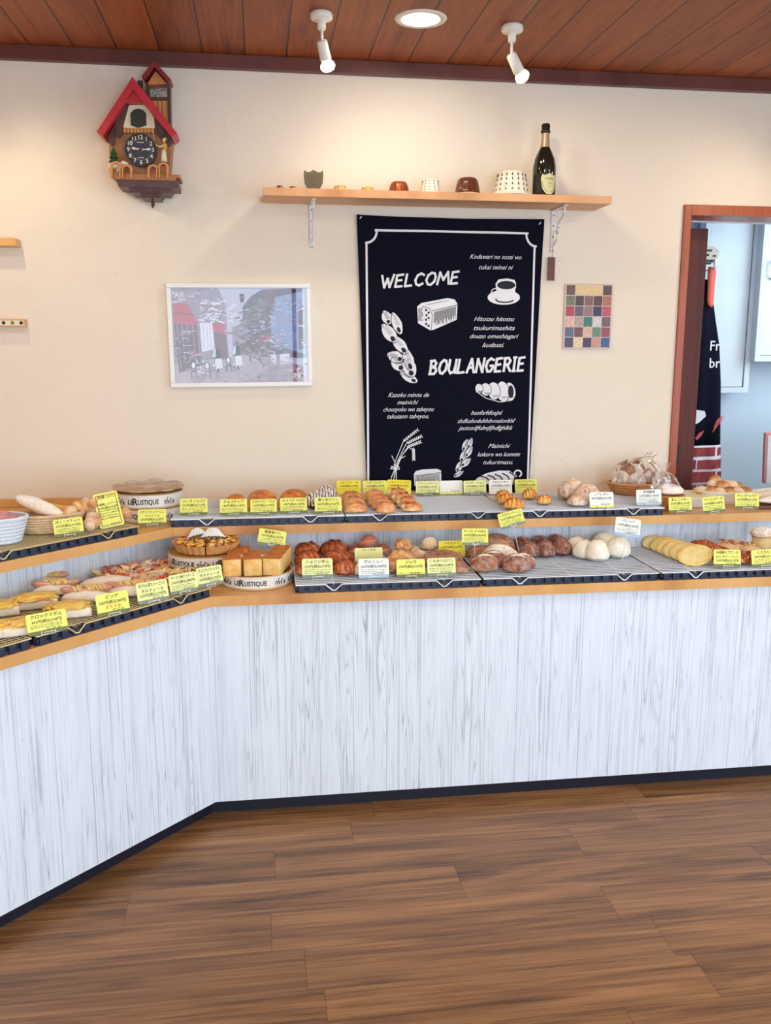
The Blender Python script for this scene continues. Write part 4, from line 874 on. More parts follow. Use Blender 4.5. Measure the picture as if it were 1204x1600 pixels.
def roof(name, A, B, C_, th, y0, y1, m):
    def off(p, q): L_ = math.hypot(q[0]-p[0], q[1]-p[1]); return ((q[1]-p[1])/L_*th, -(q[0]-p[0])/L_*th)
    (ax, az), (cx_, cz_) = off(A, B), off(B, C_); mz = th/max(.3, abs(off(A, B)[1])/th)
    P = [A, B, C_, (C_[0]+cx_, C_[1]+cz_), (B[0], B[1]-mz), (A[0]+ax, A[1]+az)]
    b = MB()
    for q in ([P[0], P[1], P[4], P[5]], [P[1], P[2], P[3], P[4]]): b.prism(q, y1-y0, T=Matrix.Translation((0, y0, 0)))
    return b.build(name, MATS[m], t)
roof('main_roof', K2(148, 800), K2(488, 278), K2(912, 815), .0235, -.04, .08, 'roof_red')
pr('roof_gusset', [(410, 520), (500, 370), (600, 500), (640, 560), (600, 515), (430, 515)], -.02, .0, 'roof_red')
pr('chimney', [(512, 265), (558, 265), (556, 330), (512, 330)], .02, .05, 'clock_black')
tw = MB()
tw.prism([K2(*q) for q in ((600, 440), (815, 430), (835, 700), (760, 700), (640, 560))], .05, T=Matrix.Translation((0, .03, 0)))
tw.prism([K2(*q) for q in ((600, 300), (685, 165), (800, 290))], .05, T=Matrix.Translation((0, .03, 0)))
tw.build('bell_tower', MATS['clock_light'], t)
tp = MB()
for (xa, xb) in ((592, 618), (796, 826)): tp.prism([K2(xa, 280), K2(xb, 280), K2(xb+8, 700) if xa > 700 else K2(xb, 440), K2(xa+14, 700) if xa > 700 else K2(xa, 440)], .055, T=Matrix.Translation((0, .025, 0)))
tp.prism([K2(*q) for q in ((596, 425), (830, 425), (830, 455), (620, 455))], .055, T=Matrix.Translation((0, .022, 0)))
for (xa) in (665, 705, 745): tp.prism([K2(xa, 460), K2(xa+5, 460), K2(xa+15, 640), K2(xa+10, 640)], .003, T=Matrix.Translation((0, .0285, 0)))
tp.build('tower_posts', MATS['clock_dark'], t)
roof('tower_roof', K2(560, 240), K2(680, 88), K2(845, 275), .013, .0, .085, 'roof_dark_red')
bc = K2(705, 415); bl = MB().lathe([(.012, 0), (.0115, .002), (.009, .006), (.0075, .013), (.005, .0165), (0, .0175)], n=24, T=Matrix.Translation((bc[0], .05, bc[1])))
bl.tube([(bc[0], .05, bc[1]+.017), (bc[0], .05, bc[1]+.021)], .002); bl.build('bell', MATS['bell'], t, smooth=True)
MB().tube([(K2(650, 370)[0], .05, K2(650, 370)[1]), (K2(660, 330)[0], .05, K2(660, 330)[1]), (bc[0], .05, bc[1]+.021), (K2(770, 330)[0], .05, K2(770, 330)[1]), (K2(785, 350)[0], .05, K2(785, 350)[1])], .0012).build('bell_bracket', MATS['clock_black'], t)
dc = K2(560, 962); Rd = abs(K2(712, 962)[0]-K2(560, 962)[0])
Td = Matrix.Translation((dc[0], 0, dc[1])) @ Matrix.Rotation(radians(90), 4, 'X')
di = MB().lathe([(0, .022), (Rd*.9, .022), (Rd*.93, .026), (Rd, .026), (Rd, .0), (0, 0)][::-1], n=48, T=Td).build('dial', MATS['dial'], t)
q = MB(); q.lathe([(Rd*.62, .0222), (Rd*.62, .0228), (Rd*.65, .0228), (Rd*.65, .0222)], n=40, T=Td); q.build('dial_ring', MATS['dial_ring'], di)
q = MB()
for h in range(1, 13):
    a = radians(90-30*h); text(q, str(h), Rd*.36, dc[0]+Rd*.77*cos(a), dc[1]+Rd*.77*sin(a), -.0232, bold=.02)
q.box(dc[0]-.012, dc[0]+.012, -.0232, -.0225, dc[1]+Rd*.43, dc[1]+Rd*.43+.0022); q.box(dc[0]-.010, dc[0]+.010, -.0232, -.0225, dc[1]-Rd*.5, dc[1]-Rd*.5+.002)
q.build('numerals', MATS['cream'], di)
def hand(name, X, Y, w_):
    e_ = K2(X, Y); v = Vector((e_[0]-dc[0], e_[1]-dc[1])); L_ = v.length; a = atan2(v.y, v.x)
    T = Matrix.Translation((dc[0], -.027, dc[1])) @ Matrix.Rotation(-a, 4, 'Y')
    MB().prism([(-L_*.2, -w_), (L_*.1, -w_*1.2), (L_*.5, -w_*.7), (L_*.72, -w_*2), (L_*.85, -w_*1.0), (L_, 0), (L_*.85, w_*1.0), (L_*.72, w_*2), (L_*.5, w_*.7), (L_*.1, w_*1.2), (-L_*.2, w_)], .0015, T=T).build(name, MATS['cream'], di)
hand('hour_hand', 470, 945, .0025); hand('minute_hand', 665, 958, .0022)
q = K2(298, 925); tr = MB(); tz = K2(298, 1075)[1]
for (z0, z1, r_) in ((K2(0, 1070)[1], K2(0, 1010)[1], .0185), (K2(0, 1030)[1], K2(0, 965)[1], .0165), (K2(0, 990)[1], K2(0, 920)[1], .012)): tr.lathe([(r_, z0), (r_*.5, (z0+z1)/2), (0, z1)], n=9, T=Matrix.Translation((q[0], -.02, 0)))
tr.build('pine_tree', MATS['pine'], t)
g = MB(); y = -.022; gc = K2(300, 1120)
g.tube([(K2(250, 1120)[0], y, K2(0, 1110)[1]), (K2(300, 1105)[0], y, K2(0, 1100)[1]), (K2(370, 1105)[0], y, K2(0, 1100)[1])], [.008, .0125, .0095], n=10)
g.tube([(K2(370, 1100)[0], y, K2(0, 1095)[1]), (K2(395, 1075)[0], y, K2(0, 1072)[1]), (K2(440, 1085)[0], y-.003, K2(0, 1085)[1])], [.008, .0075, .0035], n=8)
for X in (250, 265, 335, 355): g.tube([(K2(X, 1115)[0], y+(.004 if X in (265, 335) else -.003), K2(0, 1115)[1]), (K2(X, 1170)[0], y, K2(0, 1172)[1])], [.004, .0028], n=6)
g.tube([(K2(398, 1062)[0], y, K2(0, 1062)[1]), (K2(385, 1050)[0], y+.004, K2(0, 1050)[1])], .0018, n=5); g.build('white_lamb', MATS['cream'], t, smooth=True)
f_ = MB(); y = -.018
fx = lambda X: K2(X, 0)[0]
fz = lambda Y: K2(0, Y)[1]
# carved ringer woman (head, arm and body in one carving; dress and vest coloured)
s_ = MB(); s_.ico((K2(780, 862)[0], y, K2(780, 862)[1]), .0062, sub=2, sc=(.9, .9, 1.1)); s_.tube([(K2(790, 910)[0], y-.004, K2(790, 910)[1]), (K2(745, 935)[0], y-.006, K2(745, 935)[1]), (K2(690, 905)[0], y-.004, K2(690, 905)[1])], [.0035, .003, .002], n=8)
s_.tube([(K2(782, 875)[0], y, K2(782, 875)[1]), (K2(784, 900)[0], y, K2(784, 900)[1])], .003, n=8)
fg = s_.build('ringer_figure', MATS['skin'], t, smooth=True)
MB().tube([(K2(785, 895)[0], y, K2(785, 895)[1]), (K2(790, 920)[0], y, K2(790, 920)[1]), (K2(785, 965)[0], y, K2(785, 965)[1])], [.0055, .0085, .006], n=12).build('gold_vest', MATS['gold_vest'], fg, smooth=True)
MB().tube([(K2(780, 960)[0], y, K2(780, 960)[1]), (K2(778, 1010)[0], y, K2(778, 1010)[1]), (K2(782, 1075)[0], y, K2(782, 1075)[1])], [.007, .009, .0105], n=12).build('long_skirt', MATS['cream'], fg, smooth=True)
MB().ico((K2(790, 856)[0], y+.002, K2(790, 856)[1]), .0066, sub=2).build('hair', MATS['hair'], fg, smooth=True)
MB().tube([(K2(690, 905)[0], y-.004, K2(690, 905)[1]), (K2(672, 700)[0], -.03, K2(672, 700)[1]), (K2(668, 580)[0], -.03, K2(668, 580)[1])], .0006, n=5).build('bell_rope', MATS['cream'], fg)
st = MB(); st.prism([K2(760, 1075), K2(825, 1085), K2(825, 1110), K2(760, 1110)], .012, T=Matrix.Translation((0, -.028, 0))); st.build('figure_plinth', MATS['clock_dark'], t)
fn = MB()
def arch(X0, X1, Yt, Yb):
    c_ = (X0+X1)/2; n = 10; out = [(X0, Yb)]+[(c_-(X1-X0)/2*cos(pi*i/n), Yt+40-40*sin(pi*i/n)) for i in range(n+1)]+[(X1, Yb)]
    w_ = 22; inn = [(X1-w_, Yb)]+[(c_+((X1-X0)/2-w_)*cos(pi*i/n), Yt+50-30*sin(pi*i/n)) for i in range(n+1)]+[(X0+w_, Yb)]
    o_ = out; i_ = inn[::-1]
    for k in range(len(o_)-1): fn.prism([K2(*o_[k]), K2(*o_[k+1]), K2(*i_[k+1]), K2(*i_[k])], .008, T=Matrix.Translation((0, -.042, 0)))
for a_ in ((278, 385, 1080, 1240), (378, 488, 1110, 1240), (630, 735, 1110, 1240), (728, 832, 1090, 1240)): arch(*a_)
fn.build('fence_arches', MATS['clock_light'], t)
bs = MB(); bs.box(fx(228), fx(890), -.034, .09, fz(1212), fz(1180), bev=.001); bs.box(fx(250), fx(850), -.036, .09, fz(1240), fz(1212)); bs.build('front_ledge', MATS['clock_wood'], t)
bs = MB()
for (xa, xb, xc, xd, ya, yb, dy) in ((268, 872, 285, 872, 1240, 1308, -.03), (380, 800, 410, 770, 1308, 1355, -.022), (485, 700, 510, 680, 1355, 1400, -.012)):
    bs.add([(fx(xa), dy, fz(ya)), (fx(xb), dy, fz(ya)), (fx(xd), dy+.004, fz(yb)), (fx(xc), dy+.004, fz(yb)), (fx(xa), .09, fz(ya)), (fx(xb), .09, fz(ya)), (fx(xd), .09, fz(yb)), (fx(xc), .09, fz(yb))], [(0, 3, 2, 1), (0, 1, 5, 4), (3, 7, 6, 2), (0, 4, 7, 3), (1, 2, 6, 5), (4, 5, 6, 7)])
bs.build('stepped_base', MATS['clock_dark'], t)
pc = MB(); pc.tube([(fx(600), 0.01, fz(1400)), (fx(600), 0.01, fz(1425))], .003, n=8); pc.ico((fx(603), .01, fz(1450)), .008, sub=2, sc=(.9, .9, 1.2)); pc.ico((fx(600), .01, fz(1480)), .004, sub=1); pc.build('pine_cone_finial', MATS['clock_dark'], t, smooth=True)
# ------------------------------------------------------------------ breads
def nz_(d, f, s): return noise.noise(Vector((d[0]*f+s*3.1, d[1]*f-s*1.7, d[2]*f+s*.9)))
def blob(a, b, c, fn, seed, seg=34, rng=20, flat=.35, sq=1.0):
    mb = MB(); vs = []; fs = []; tn = []; fl = []
    for i in range(rng+1):
        th = pi*i/rng
        for j in range(seg):
            ph = 2*pi*j/seg; d = (sin(th)*cos(ph), sin(th)*sin(ph), cos(th)); r_, t_, f_ = fn(d, seed); r_ *= 1+.022*nz_(d, 7, seed+2)
            x, y, z = d
            if sq != 1.0: x = math.copysign(abs(x)**sq, x); y = math.copysign(abs(y)**sq, y)
            zz = z*c if z > 0 else z*c*flat
            vs.append((x*a*r_, y*b*r_, zz*r_+c*flat)); tn.append(t_); fl.append(f_)
    for i in range(rng):
        for j in range(seg): k = i*seg; fs.append((k+j, k+seg+j, k+seg+(j+1) % seg, k+(j+1) % seg))
    mb.add(vs, fs); mb.tone = tn; mb.flour = fl
    zmin = min(v[2] for v in mb.v); mb.v = [(x, y, max(z-zmin, 0)) for x, y, z in mb.v]; return mb
def k_bun(d, s): n = nz_(d, 1.6, s); return 1+.05*n, .25+.5*max(0, d[2])+.15*n, 0
def k_loaf(d, s): n = nz_(d, 2, s); return (1+.05*n)*(1-.10*abs(d[0])**3), .35+.35*max(0, d[2])+.25*n, max(0, .35*nz_(d, 5, s+4)+.12)
def k_flour(d, s): n = nz_(d, 2, s); return 1+.05*n, .35+.3*n, max(0, min(1, .55+.6*d[2]+.5*n))
def k_slash(d, s):
    n = nz_(d, 2.2, s); c_ = d[1]+.1-.18*(1-d[0]**2)*1.2; g_ = math.exp(-(c_/.10)**2)*(1 if abs(d[0]) < .9 and d[2] > 0 else 0)
    e_ = math.exp(-((c_-.16)/.05)**2)*(1 if d[2] > 0 else 0)
    return (1+.05*n)*(1-.08*abs(d[0])**3)-.07*g_+.06*e_, .5+.25*max(0, d[2])+.2*n-.6*g_, max(0, .15+.4*nz_(d, 4, s+3))+.2*e_
def k_white(d, s): n = nz_(d, 2.4, s); c_ = abs(d[0]*.4+d[1])-.02; g_ = math.exp(-(c_/.14)**2)*max(0, d[2]); return 1+.06*n-.03*g_, .3+.4*n, .75+.25*n-.35*g_
def k_dark(d, s): n = nz_(d, 2.5, s); g_ = math.exp(-((d[0]*.9+.3*d[1])/.09)**2)*max(0, d[2]); return 1+.06*n-.03*g_, .6+.3*n-.35*g_, max(0, .45*nz_(d, 5, s+2)+.08)
def k_knob(d, s): n = nz_(d, 2.8, s); m_ = nz_(d, 6, s+7); return 1+.28*n+.07*m_, .45+.5*n+.2*m_, max(0, .5*m_)
def k_small(d, s): n = nz_(d, 1.8, s); return 1+.05*n, .3+.3*n, max(0, .25+.5*d[2]+.4*n)
def k_fold(d, s):
    a = d[0]*1.9+.9*d[1]+.8*nz_(d, 1.3, s)+s*.37; w_ = (a*1.0) % 1.0; rid = (1-w_)**1.3
    return (1+.05*nz_(d, 3, s))*(.88+.17*rid), .25+.55*rid*(.6+.4*max(0, d[2])), 0
def k_strip(d, s):
    a = (d[0]*3.6+1.4*d[1]*d[1]+.25*nz_(d, 2, s)) % 1.0; w_ = 1 if a < .55 and d[2] > -.25 else 0
    return 1+.05*w_+.03*nz_(d, 2, s), .6, w_*1.2
def k_ring(d, s):
    rr = sqrt(d[0]**2+d[1]**2); w_ = sin(rr*22+atan2(d[1], d[0])); return 1+.03*w_+.03*nz_(d, 2, s), .55+.2*w_+.2*nz_(d, 3, s), .12
def k_croi(d, s):
    a = d[0]*3.2+.15*nz_(d, 2, s); w_ = 1-abs(((a) % 1.0)*2-1); return (.86+.18*w_)*(1-.35*d[0]**2), .2+.6*w_*max(.2, d[2]+.3), 0
def k_nut(d, s): n = nz_(d, 3, s); m_ = nz_(d, 9, s); return 1+.07*n+.05*m_, .4+.4*m_, .35+.5*m_
def k_toast(d, s): n = nz_(d, 2, s); return 1+.02*n, .2+.3*n, 0
def k_leaf(d, s): rr = sqrt(d[0]**2+d[1]**2); n = nz_(d, 3, s); return 1+.05*n+.02*sin(rr*26), .12+.35*max(0, (rr-.7)/.3)*(d[2] > -.4)+.35*max(0, n)+.12*sin(rr*26), 0
def k_crack(d, s): n = nz_(d, 2.2, s); m_ = nz_(d, 7, s); return 1+.06*n+.025*m_, .45+.6*m_, max(0, min(1, .6+1.1*nz_(d, 5, s+6)))
def k_plain(d, s): n = nz_(d, 2, s); return 1+.04*n, .3+.35*n, .15
def slot(px, py, tier): return PZ(px, py, {'L': RLZ+.003, 'U': RUZ+.003, 'l': LZ+.001, 'u': UZ+.001}[tier])
def sc_at(p): return (Vector(p)-CAM).dot(fw)/F
SEED = [1]
def bake(name, label, cat, px, py, wp, hp, kind, material, tier, dr=.75, rz=0, dz=0, group=None, flat=.35, tilt=(0, 0), sq=1.0, seg=34, rng=20, thingify=False):
    SEED[0] += 1; p = slot(px, py, tier); s = sc_at(p); a = wp*s/2; b = a*dr; c = hp*s*.95/(1+flat)
    cr, sr = abs(cos(radians(rz))), abs(sin(radians(rz))); back = sqrt((b*cr)**2+(a*sr)**2)
    loc = (p.x, p.y+back*.92, p.z+dz)
    mb = blob(a, b, c, kind, SEED[0]*1.37, seg, rng, flat, sq)
    rot = (radians(tilt[0]), radians(tilt[1]), radians(rz))
    if thingify:
        t = thing(name, label, cat, loc, rot, group); o = mb.build('crust', MATS[material], t, smooth=True); return t, a, b, c*(1+flat)
    o = mb.build(name, MATS[material], smooth=True, loc=loc, rot=rot); tag(o, label, cat, group); return o, a, b, c*(1+flat)
def row(name, cat, material, kind, tier, group, items, **kw):
    out = []
    for it in items:
        k2 = dict(kw, group=group); k2.update(it[5] if len(it) > 5 else {}); out.append(bake(name, it[4], cat, it[0], it[1], it[2], it[3], kind, material, tier, **k2))
    return out
# --- lower back counter, first rack
row('folded_pastry', 'pastry', 'glazed', k_fold, 'L', 'glossy folded brown pastries', [
    (482, 872, 44, 25, 'glossy brown folded pastry, back left of its heap of six', dict(rz=20)), (525, 872, 48, 28, 'glossy brown folded pastry, back right of its heap of six', dict(rz=-15)),
    (482, 885, 44, 24, 'glossy brown folded pastry, middle left of its heap of six', dict(rz=14)), (531, 886, 52, 25, 'glossy brown folded pastry, middle right of its heap of six', dict(rz=-18)),
    (482, 902, 42, 27, 'glossy brown folded pastry behind the leftmost card on this rack', dict(rz=10)), (540, 902, 38, 27, 'glossy brown folded pastry, nearest the rack front, right of the card', dict(rz=-12))], dr=.7, seg=60, rng=24)
row('ring_bread', 'bread', 'glazed', k_ring, 'L', 'round ridged brown breads', [
    (559, 874, 30, 23, 'round brown bread at the left below the topmost ridged one'), (599, 874, 30, 23, 'round brown bread at the right below the topmost ridged one'), (578, 876, 32, 24, 'round ridged brown bread on top of two others', dict(dz=.034))], dr=.9)
row('nutty_loaf', 'bread', 'nutty', k_nut, 'L', 'grain covered loaves', [
    (580, 887, 52, 22, 'grain covered grey brown loaf, rear of the two behind the white card'), (580, 902, 54, 25, 'grain covered grey brown loaf directly behind the white card')], dr=.55, sq=.8)
row('knobbly_bread', 'bread', 'knobbly', k_knob, 'L', 'knobbly rustic breads', [
    (629, 899, 54, 36, 'large knobbly pale brown bread behind the second yellow card', dict(dr=.7)), (631, 884, 28, 22, 'small knobbly round roll above the large knobbly bread', dict(dz=.042))], seg=48, rng=28)
row('small_roll', 'bread', 'knobbly', k_small, 'L', 'small round rolls in the middle', [
    (650, 872, 28, 18, 'small floured round roll, left of three beside the long loaf'), (657, 880, 26, 20, 'small brown round roll against the left end of the long loaf'), (673, 874, 28, 23, 'small round roll highest of the three, left of the bright yellow card', dict(dz=.026))], dr=.9)
row('long_loaf', 'bread', 'rustic', k_loaf, 'L', 'long brown loaves of the middle rack', [
    (692, 887, 78, 26, 'long brown loaf behind the pale yellow card with two text lines', dict(rz=3)), (716, 893, 36, 17, 'short brown loaf end right of the pale card, upper', dict(rz=-8)), (720, 897, 28, 14, 'short brown loaf end right of the pale card, lower', dict(rz=-8))], dr=.4)
# --- second rack
row('rustic_loaf', 'bread', 'rustic', k_loaf, 'L', 'oval rustic loaves', [
    (778, 868, 66, 34, 'tall long brown loaf behind the raised yellow card', dict(rz=-12, dr=.4)), (748, 872, 46, 18, 'low brown loaf left below the raised yellow card', dict(dr=.45)),
    (749, 883, 32, 19, 'small floured oval loaf at the left of the oval loaves', dict(dr=.55))])
def score(t, a, b, h, n=1, red=False):
    m = MB(); P = [(a*(-.86+1.72*i/10), -b*(-.02+.42*(1-((i-5)/5)**2))*1.0+.004, h*(.55+.42*(1-((i-5)/5)**2))) for i in range(11)]
    m.tube(P, [.0008+.0030*(1-((i-5)/5)**2) for i in range(11)], n=6); return m.build('scored_ridge', MATS['white_bread'], t, smooth=True)
for it in ((786, 886, 62, 34, 'floured oval loaf lying across the middle of the heap', -22, 'rustic', k_flour), (820, 893, 44, 28, 'scored loaf just behind the loaf with the dark fruit', -20, 'rye', k_slash),
           (774, 889, 50, 27, 'scored brown loaf behind the front left one', -8, 'rye', k_slash), (760, 897, 48, 31, 'scored brown oval loaf at the front left of the heap', -8, 'rustic', k_slash), (810, 898, 49, 32, 'scored brown loaf with dark fruit at the front right of the heap', -6, 'rye', k_slash)):
    t, a, b, h = bake('scored_loaf', it[4], 'bread', it[0], it[1], it[2], it[3], it[7], it[6], 'L', dr=.6, rz=it[5], group='scored rustic loaves', thingify=True)
    score(t, a, b, h)
    if 'fruit' in it[4] and 'front right' in it[4]: MB().tube([(.0, -b*.93, h*.42), (.004, -b*.99, h*.30), (.002, -b*.97, h*.18)], [.003, .005, .003], n=8).build('fruit_piece', MATS['choco'], t, smooth=True).data.attributes
row('dark_roll', 'bread', 'dark_round', k_dark, 'L', 'dark round rolls in pairs', [
    (819, 866, 34, 26, 'dark round roll, rear one of the left pair'), (848, 864, 32, 26, 'dark round roll, rear one of the middle pair'), (873, 862, 32, 26, 'dark round roll, rear one of the right pair'),
    (830, 875, 36, 28, 'dark round roll, front one of the left pair'), (856, 874, 34, 28, 'dark round roll, front one of the middle pair'), (882, 871, 34, 28, 'dark round roll, front one of the right pair')], dr=.95)
row('white_round_loaf', 'bread', 'white_bread', k_white, 'L', 'white floury round loaves', [
    (904, 867, 34, 27, 'white floury round loaf at the back left of the white ones'), (949, 862, 38, 30, 'white floury round loaf at the back right of the white ones'), (918, 876, 38, 32, 'white floury round loaf between back left and front ones'),
    (938, 880, 40, 36, 'white floury round loaf nearest the rack front'), (971, 875, 40, 37, 'white floury round loaf at the right below the tilted card')], dr=.95)
# --- third rack: flat leaf pies
for i, (px, py, wp, l_) in enumerate(((1026, 861, 34, 'pale flat leaf biscuit at the far left end of the fan'), (1042, 866, 40, 'yellow flat leaf biscuit, second from the left of the fan'), (1053, 871, 42, 'yellow flat leaf biscuit, third from the left of the fan'),
                                   (1064, 876, 44, 'golden flat leaf biscuit, fourth from the left of the fan'), (1077, 881, 46, 'golden flat leaf biscuit, fifth from the left of the fan'), (1094, 888, 54, 'largest golden flat leaf biscuit, at the right front of the fan'))):
    bake('leaf_biscuit', l_, 'biscuit', px, py-3, wp, 5.5, k_leaf, 'leaf', 'L', dr=.78, rz=-24, dz=.016+.002*i, group='fan of flat leaf biscuits', tilt=(42, -8), flat=.6)
row('almond_pastry', 'pastry', 'almond', k_fold, 'L', 'almond topped pastries', [
    (1106, 868, 48, 22, 'dark glazed almond topped pastry at the back left of the three'), (1130, 876, 52, 20, 'dark glazed almond topped pastry in the middle of the three'), (1163, 884, 44, 20, 'dark glazed almond topped pastry between the two front cards')], dr=.75, rz=-25, seg=50, rng=22)
def chips(parent, name, R_, n, z0, mats, seed, sz=(.010, .02), ry=.6):
    random.seed(seed); m = MB()
    for i in range(n):
        a = random.uniform(0, 2*pi); q = sqrt(random.random())*R_; L_ = random.uniform(*sz); w_ = L_*random.uniform(.35, .7)
        T = Matrix.Translation((q*cos(a), q*sin(a)*ry, z0+random.uniform(0, .008))) @ Matrix.Rotation(random.uniform(0, 2*pi), 4, 'Z') @ Matrix.Rotation(random.uniform(-.7, .7), 4, 'X') @ Matrix.Rotation(random.uniform(-.5, .5), 4, 'Y')
        mm = MATS[random.choice(mats)]; nn = 4; vs = []
        for j in range(nn+1):
            u = -1+2*j/nn; h = .25*L_*(1-u*u)*random.uniform(.6, 1.3); ww = w_/2*(1-.25*abs(u)); vs += [(u*L_/2, -ww, h), (u*L_/2, ww, h*.8), (u*L_/2, ww, h*.8-.002), (u*L_/2, -ww, h-.002)]
        fs = [(3, 2, 1, 0), (nn*4, nn*4+1, nn*4+2, nn*4+3)]
        for j in range(nn):
            for k in range(4): fs.append((j*4+k, j*4+(k+1) % 4, (j+1)*4+(k+1) % 4, (j+1)*4+k))
        m.add(vs, fs, mm, T)
    o = m.build(name, None, parent, smooth=True); return o
for px, py, wp, l_, sd in ((1152, 863, 50, 'ham and tomato topped pastry at the back, below the worktop edge', 3), (1182, 866, 46, 'ham and tomato topped pastry nearest the muffin', 4), (1190, 880, 50, 'ham and tomato topped pastry behind the card at the right edge', 5)):
    t, a, b, h = bake('topped_pastry', l_, 'pastry', px, py, wp, 14, k_plain, 'pale_crust', 'L', dr=.75, rz=-20, group='ham topped pastries on the right rack', thingify=True)
    chips(t, 'topping', a*.75, 26, h*.85, ['ham', 'tomato', 'cheese_chip', 'onion'], sd)
p = slot(1199, 868, 'L'); t = thing('paper_cup_muffin', 'sugar topped muffin in a pale printed paper cup at the right edge', 'muffin', (p.x+.004, p.y+.05, RLZ+.003)); s = sc_at(p)
MB().lathe([(.0, 0), (.030, 0), (.036, .062), (.034, .062), (.029, .004), (0, .004)], n=40, wob=lambda q, r_, z: 1+.015*sin(q*20)).build('paper_cup', mat('cup_paper', (226, 190, 130), .7, vary=.1, scale=60), t, smooth=True)
mb = blob(.043, .043, .030, k_flour, 9.1, 40, 24); mb.v = [(x, y, z+.055) for x, y, z in mb.v]; mb.build('muffin_top', MATS['rustic'], t, smooth=True)
# --- upper back worktop, first rack
row('golden_bun', 'bread', 'bun_gold', k_bun, 'U', 'golden buns on the upper rack', [
    (368, 796, 34, 24, 'single shiny orange brown bun behind the second card from the left', dict(group=None)), (410, 790, 46, 24, 'golden bun at the back of its pair, left half of the rack'), (405, 799, 42, 24, 'golden bun at the front of its pair behind the third card'),
    (460, 792, 48, 27, 'wide golden topped bun at the back, right of the pair'), (452, 799, 40, 22, 'golden topped bun at the front behind the fourth card')], dr=.85)
row('striped_bread', 'bread', 'choco', k_strip, 'U', 'white striped dark breads', [
    (512, 791, 34, 32, 'white striped dark bread standing rightmost of three'), (504, 795, 34, 31, 'white striped dark bread in the middle of three'), (494, 798, 34, 29, 'white striped dark bread leftmost of three')], dr=1.1, rz=20, flat=.5, seg=70)
# --- filled rolls, second rack
def filled(px, py, wp, hp, label, sd, mats, cream=False, grp='filled rolls'):
    t, a, b, h = bake('filled_roll', label, 'bread', px, py, wp, hp, k_loaf, 'bun_gold', 'U', dr=.62, rz=2, group=grp, thingify=True, sq=.75, seg=40)
    if mats: chips(t, 'filling', a*.55, 10, h*.82, mats, sd, sz=(.008, .016), ry=.5)
    if cream:
        mb = blob(a*.42, b*.75, h*.42, k_white, sd, 24, 14); mb.v = [(x-a*.5, y, z+h*.32) for x, y, z in mb.v]; mb.build('white_icing', MATS['white_bread'], t, smooth=True)
pos = ['frontmost', 'second from the front', 'third from the front', 'rearmost']
for i, (px, py, wp, hp) in reversed(list(enumerate(((557, 803, 41, 17), (554, 796, 40, 19), (550, 789, 38, 20))))):
    filled(px, py, wp, hp, 'roll with red filling and green herbs, left row, '+('frontmost', 'middle', 'rearmost')[i], 20+i, ['tomato', 'ham', 'green_leaf'])
for i, (px, py, wp, hp) in reversed(list(enumerate(((604, 804, 34, 20), (598, 798, 38, 19), (592, 792, 38, 19), (586, 785, 36, 20))))):
    filled(px, py, wp, hp, 'plain golden roll in the middle row of rolls, '+pos[i], 30+i, None)
for i, (px, py, wp, hp) in reversed(list(enumerate(((645, 801, 38, 15), (637, 795, 36, 18), (629, 789, 36, 19), (622, 783, 34, 20))))):
    filled(px, py, wp, hp, 'roll with white icing and red filling, right row, '+pos[i], 40+i, ['tomato', 'glaze_brown'] if 'glaze_brown' in MATS else ['tomato'], cream=True)
# --- croissants and floury loaves, third rack
row('croissant', 'pastry', 'bun_gold', k_croi, 'U', 'croissants on the upper rack', [
    (787, 784, 36, 19, 'golden croissant at the back left with a white end', dict(rz=15)), (794, 790, 44, 19, 'golden croissant in the middle of the left heap', dict(rz=-10)), (806, 798, 50, 20, 'golden croissant at the front of the left heap', dict(rz=-12)),
    (829, 782, 36, 19, 'brown croissant at the back right with a pale end', dict(rz=8)), (852, 790, 34, 17, 'golden squarish croissant right of the heap on its own', dict(sq=.8))], dr=.5, seg=64, rng=20)
row('floury_brioche', 'bread', 'knobbly', k_crack, 'U', 'floury crusty round loaves', [
    (899, 784, 46, 36, 'tall crusty floury round loaf at the left'), (922, 789, 46, 32, 'crusty floury round loaf behind the white card'), (906, 793, 34, 18, 'small white dusted dark loaf in front of the tall crusty ones')], dr=.85)
# --- lower left counter
def toast(px, py, label, rz, sd, z=0):
    p = slot(px, py, 'L'); t = thing('cheese_toast', label, 'toast', (p.x, p.y+.03, p.z+z), radians(rz), group='cheese topped toasts')
    MB().box(-.060, .060, -.038, .038, 0, .024, bev=.006).build('bread_slice', MATS['pale_bun'], t, smooth=True)
    mb = blob(.060, .039, .013, lambda d, s: (1+.22*nz_(d, 4, s)+.12*nz_(d, 9, s), .42+.7*nz_(d, 4, s+5), 0), sd, 56, 22, .2, .6); mb.v = [(x, y, z_+.020) for x, y, z_ in mb.v]; mb.build('melted_cheese', MATS['cheese'], t, smooth=True)
toast(50, 952, 'cheese topped toast at the back, left of the sausage rolls', 18, 3.3); toast(103, 966, 'cheese topped toast nearest the sausage rolls, right of its card', 14, 4.1)
toast(-12, 965, 'cheese topped toast cut by the left edge at the back', 18, 5.7); toast(36, 992, 'cheese topped toast at the front behind its yellow card', 22, 6.6); toast(-24, 1000, 'cheese topped toast at the front cut by the left edge', 20, 8.8)
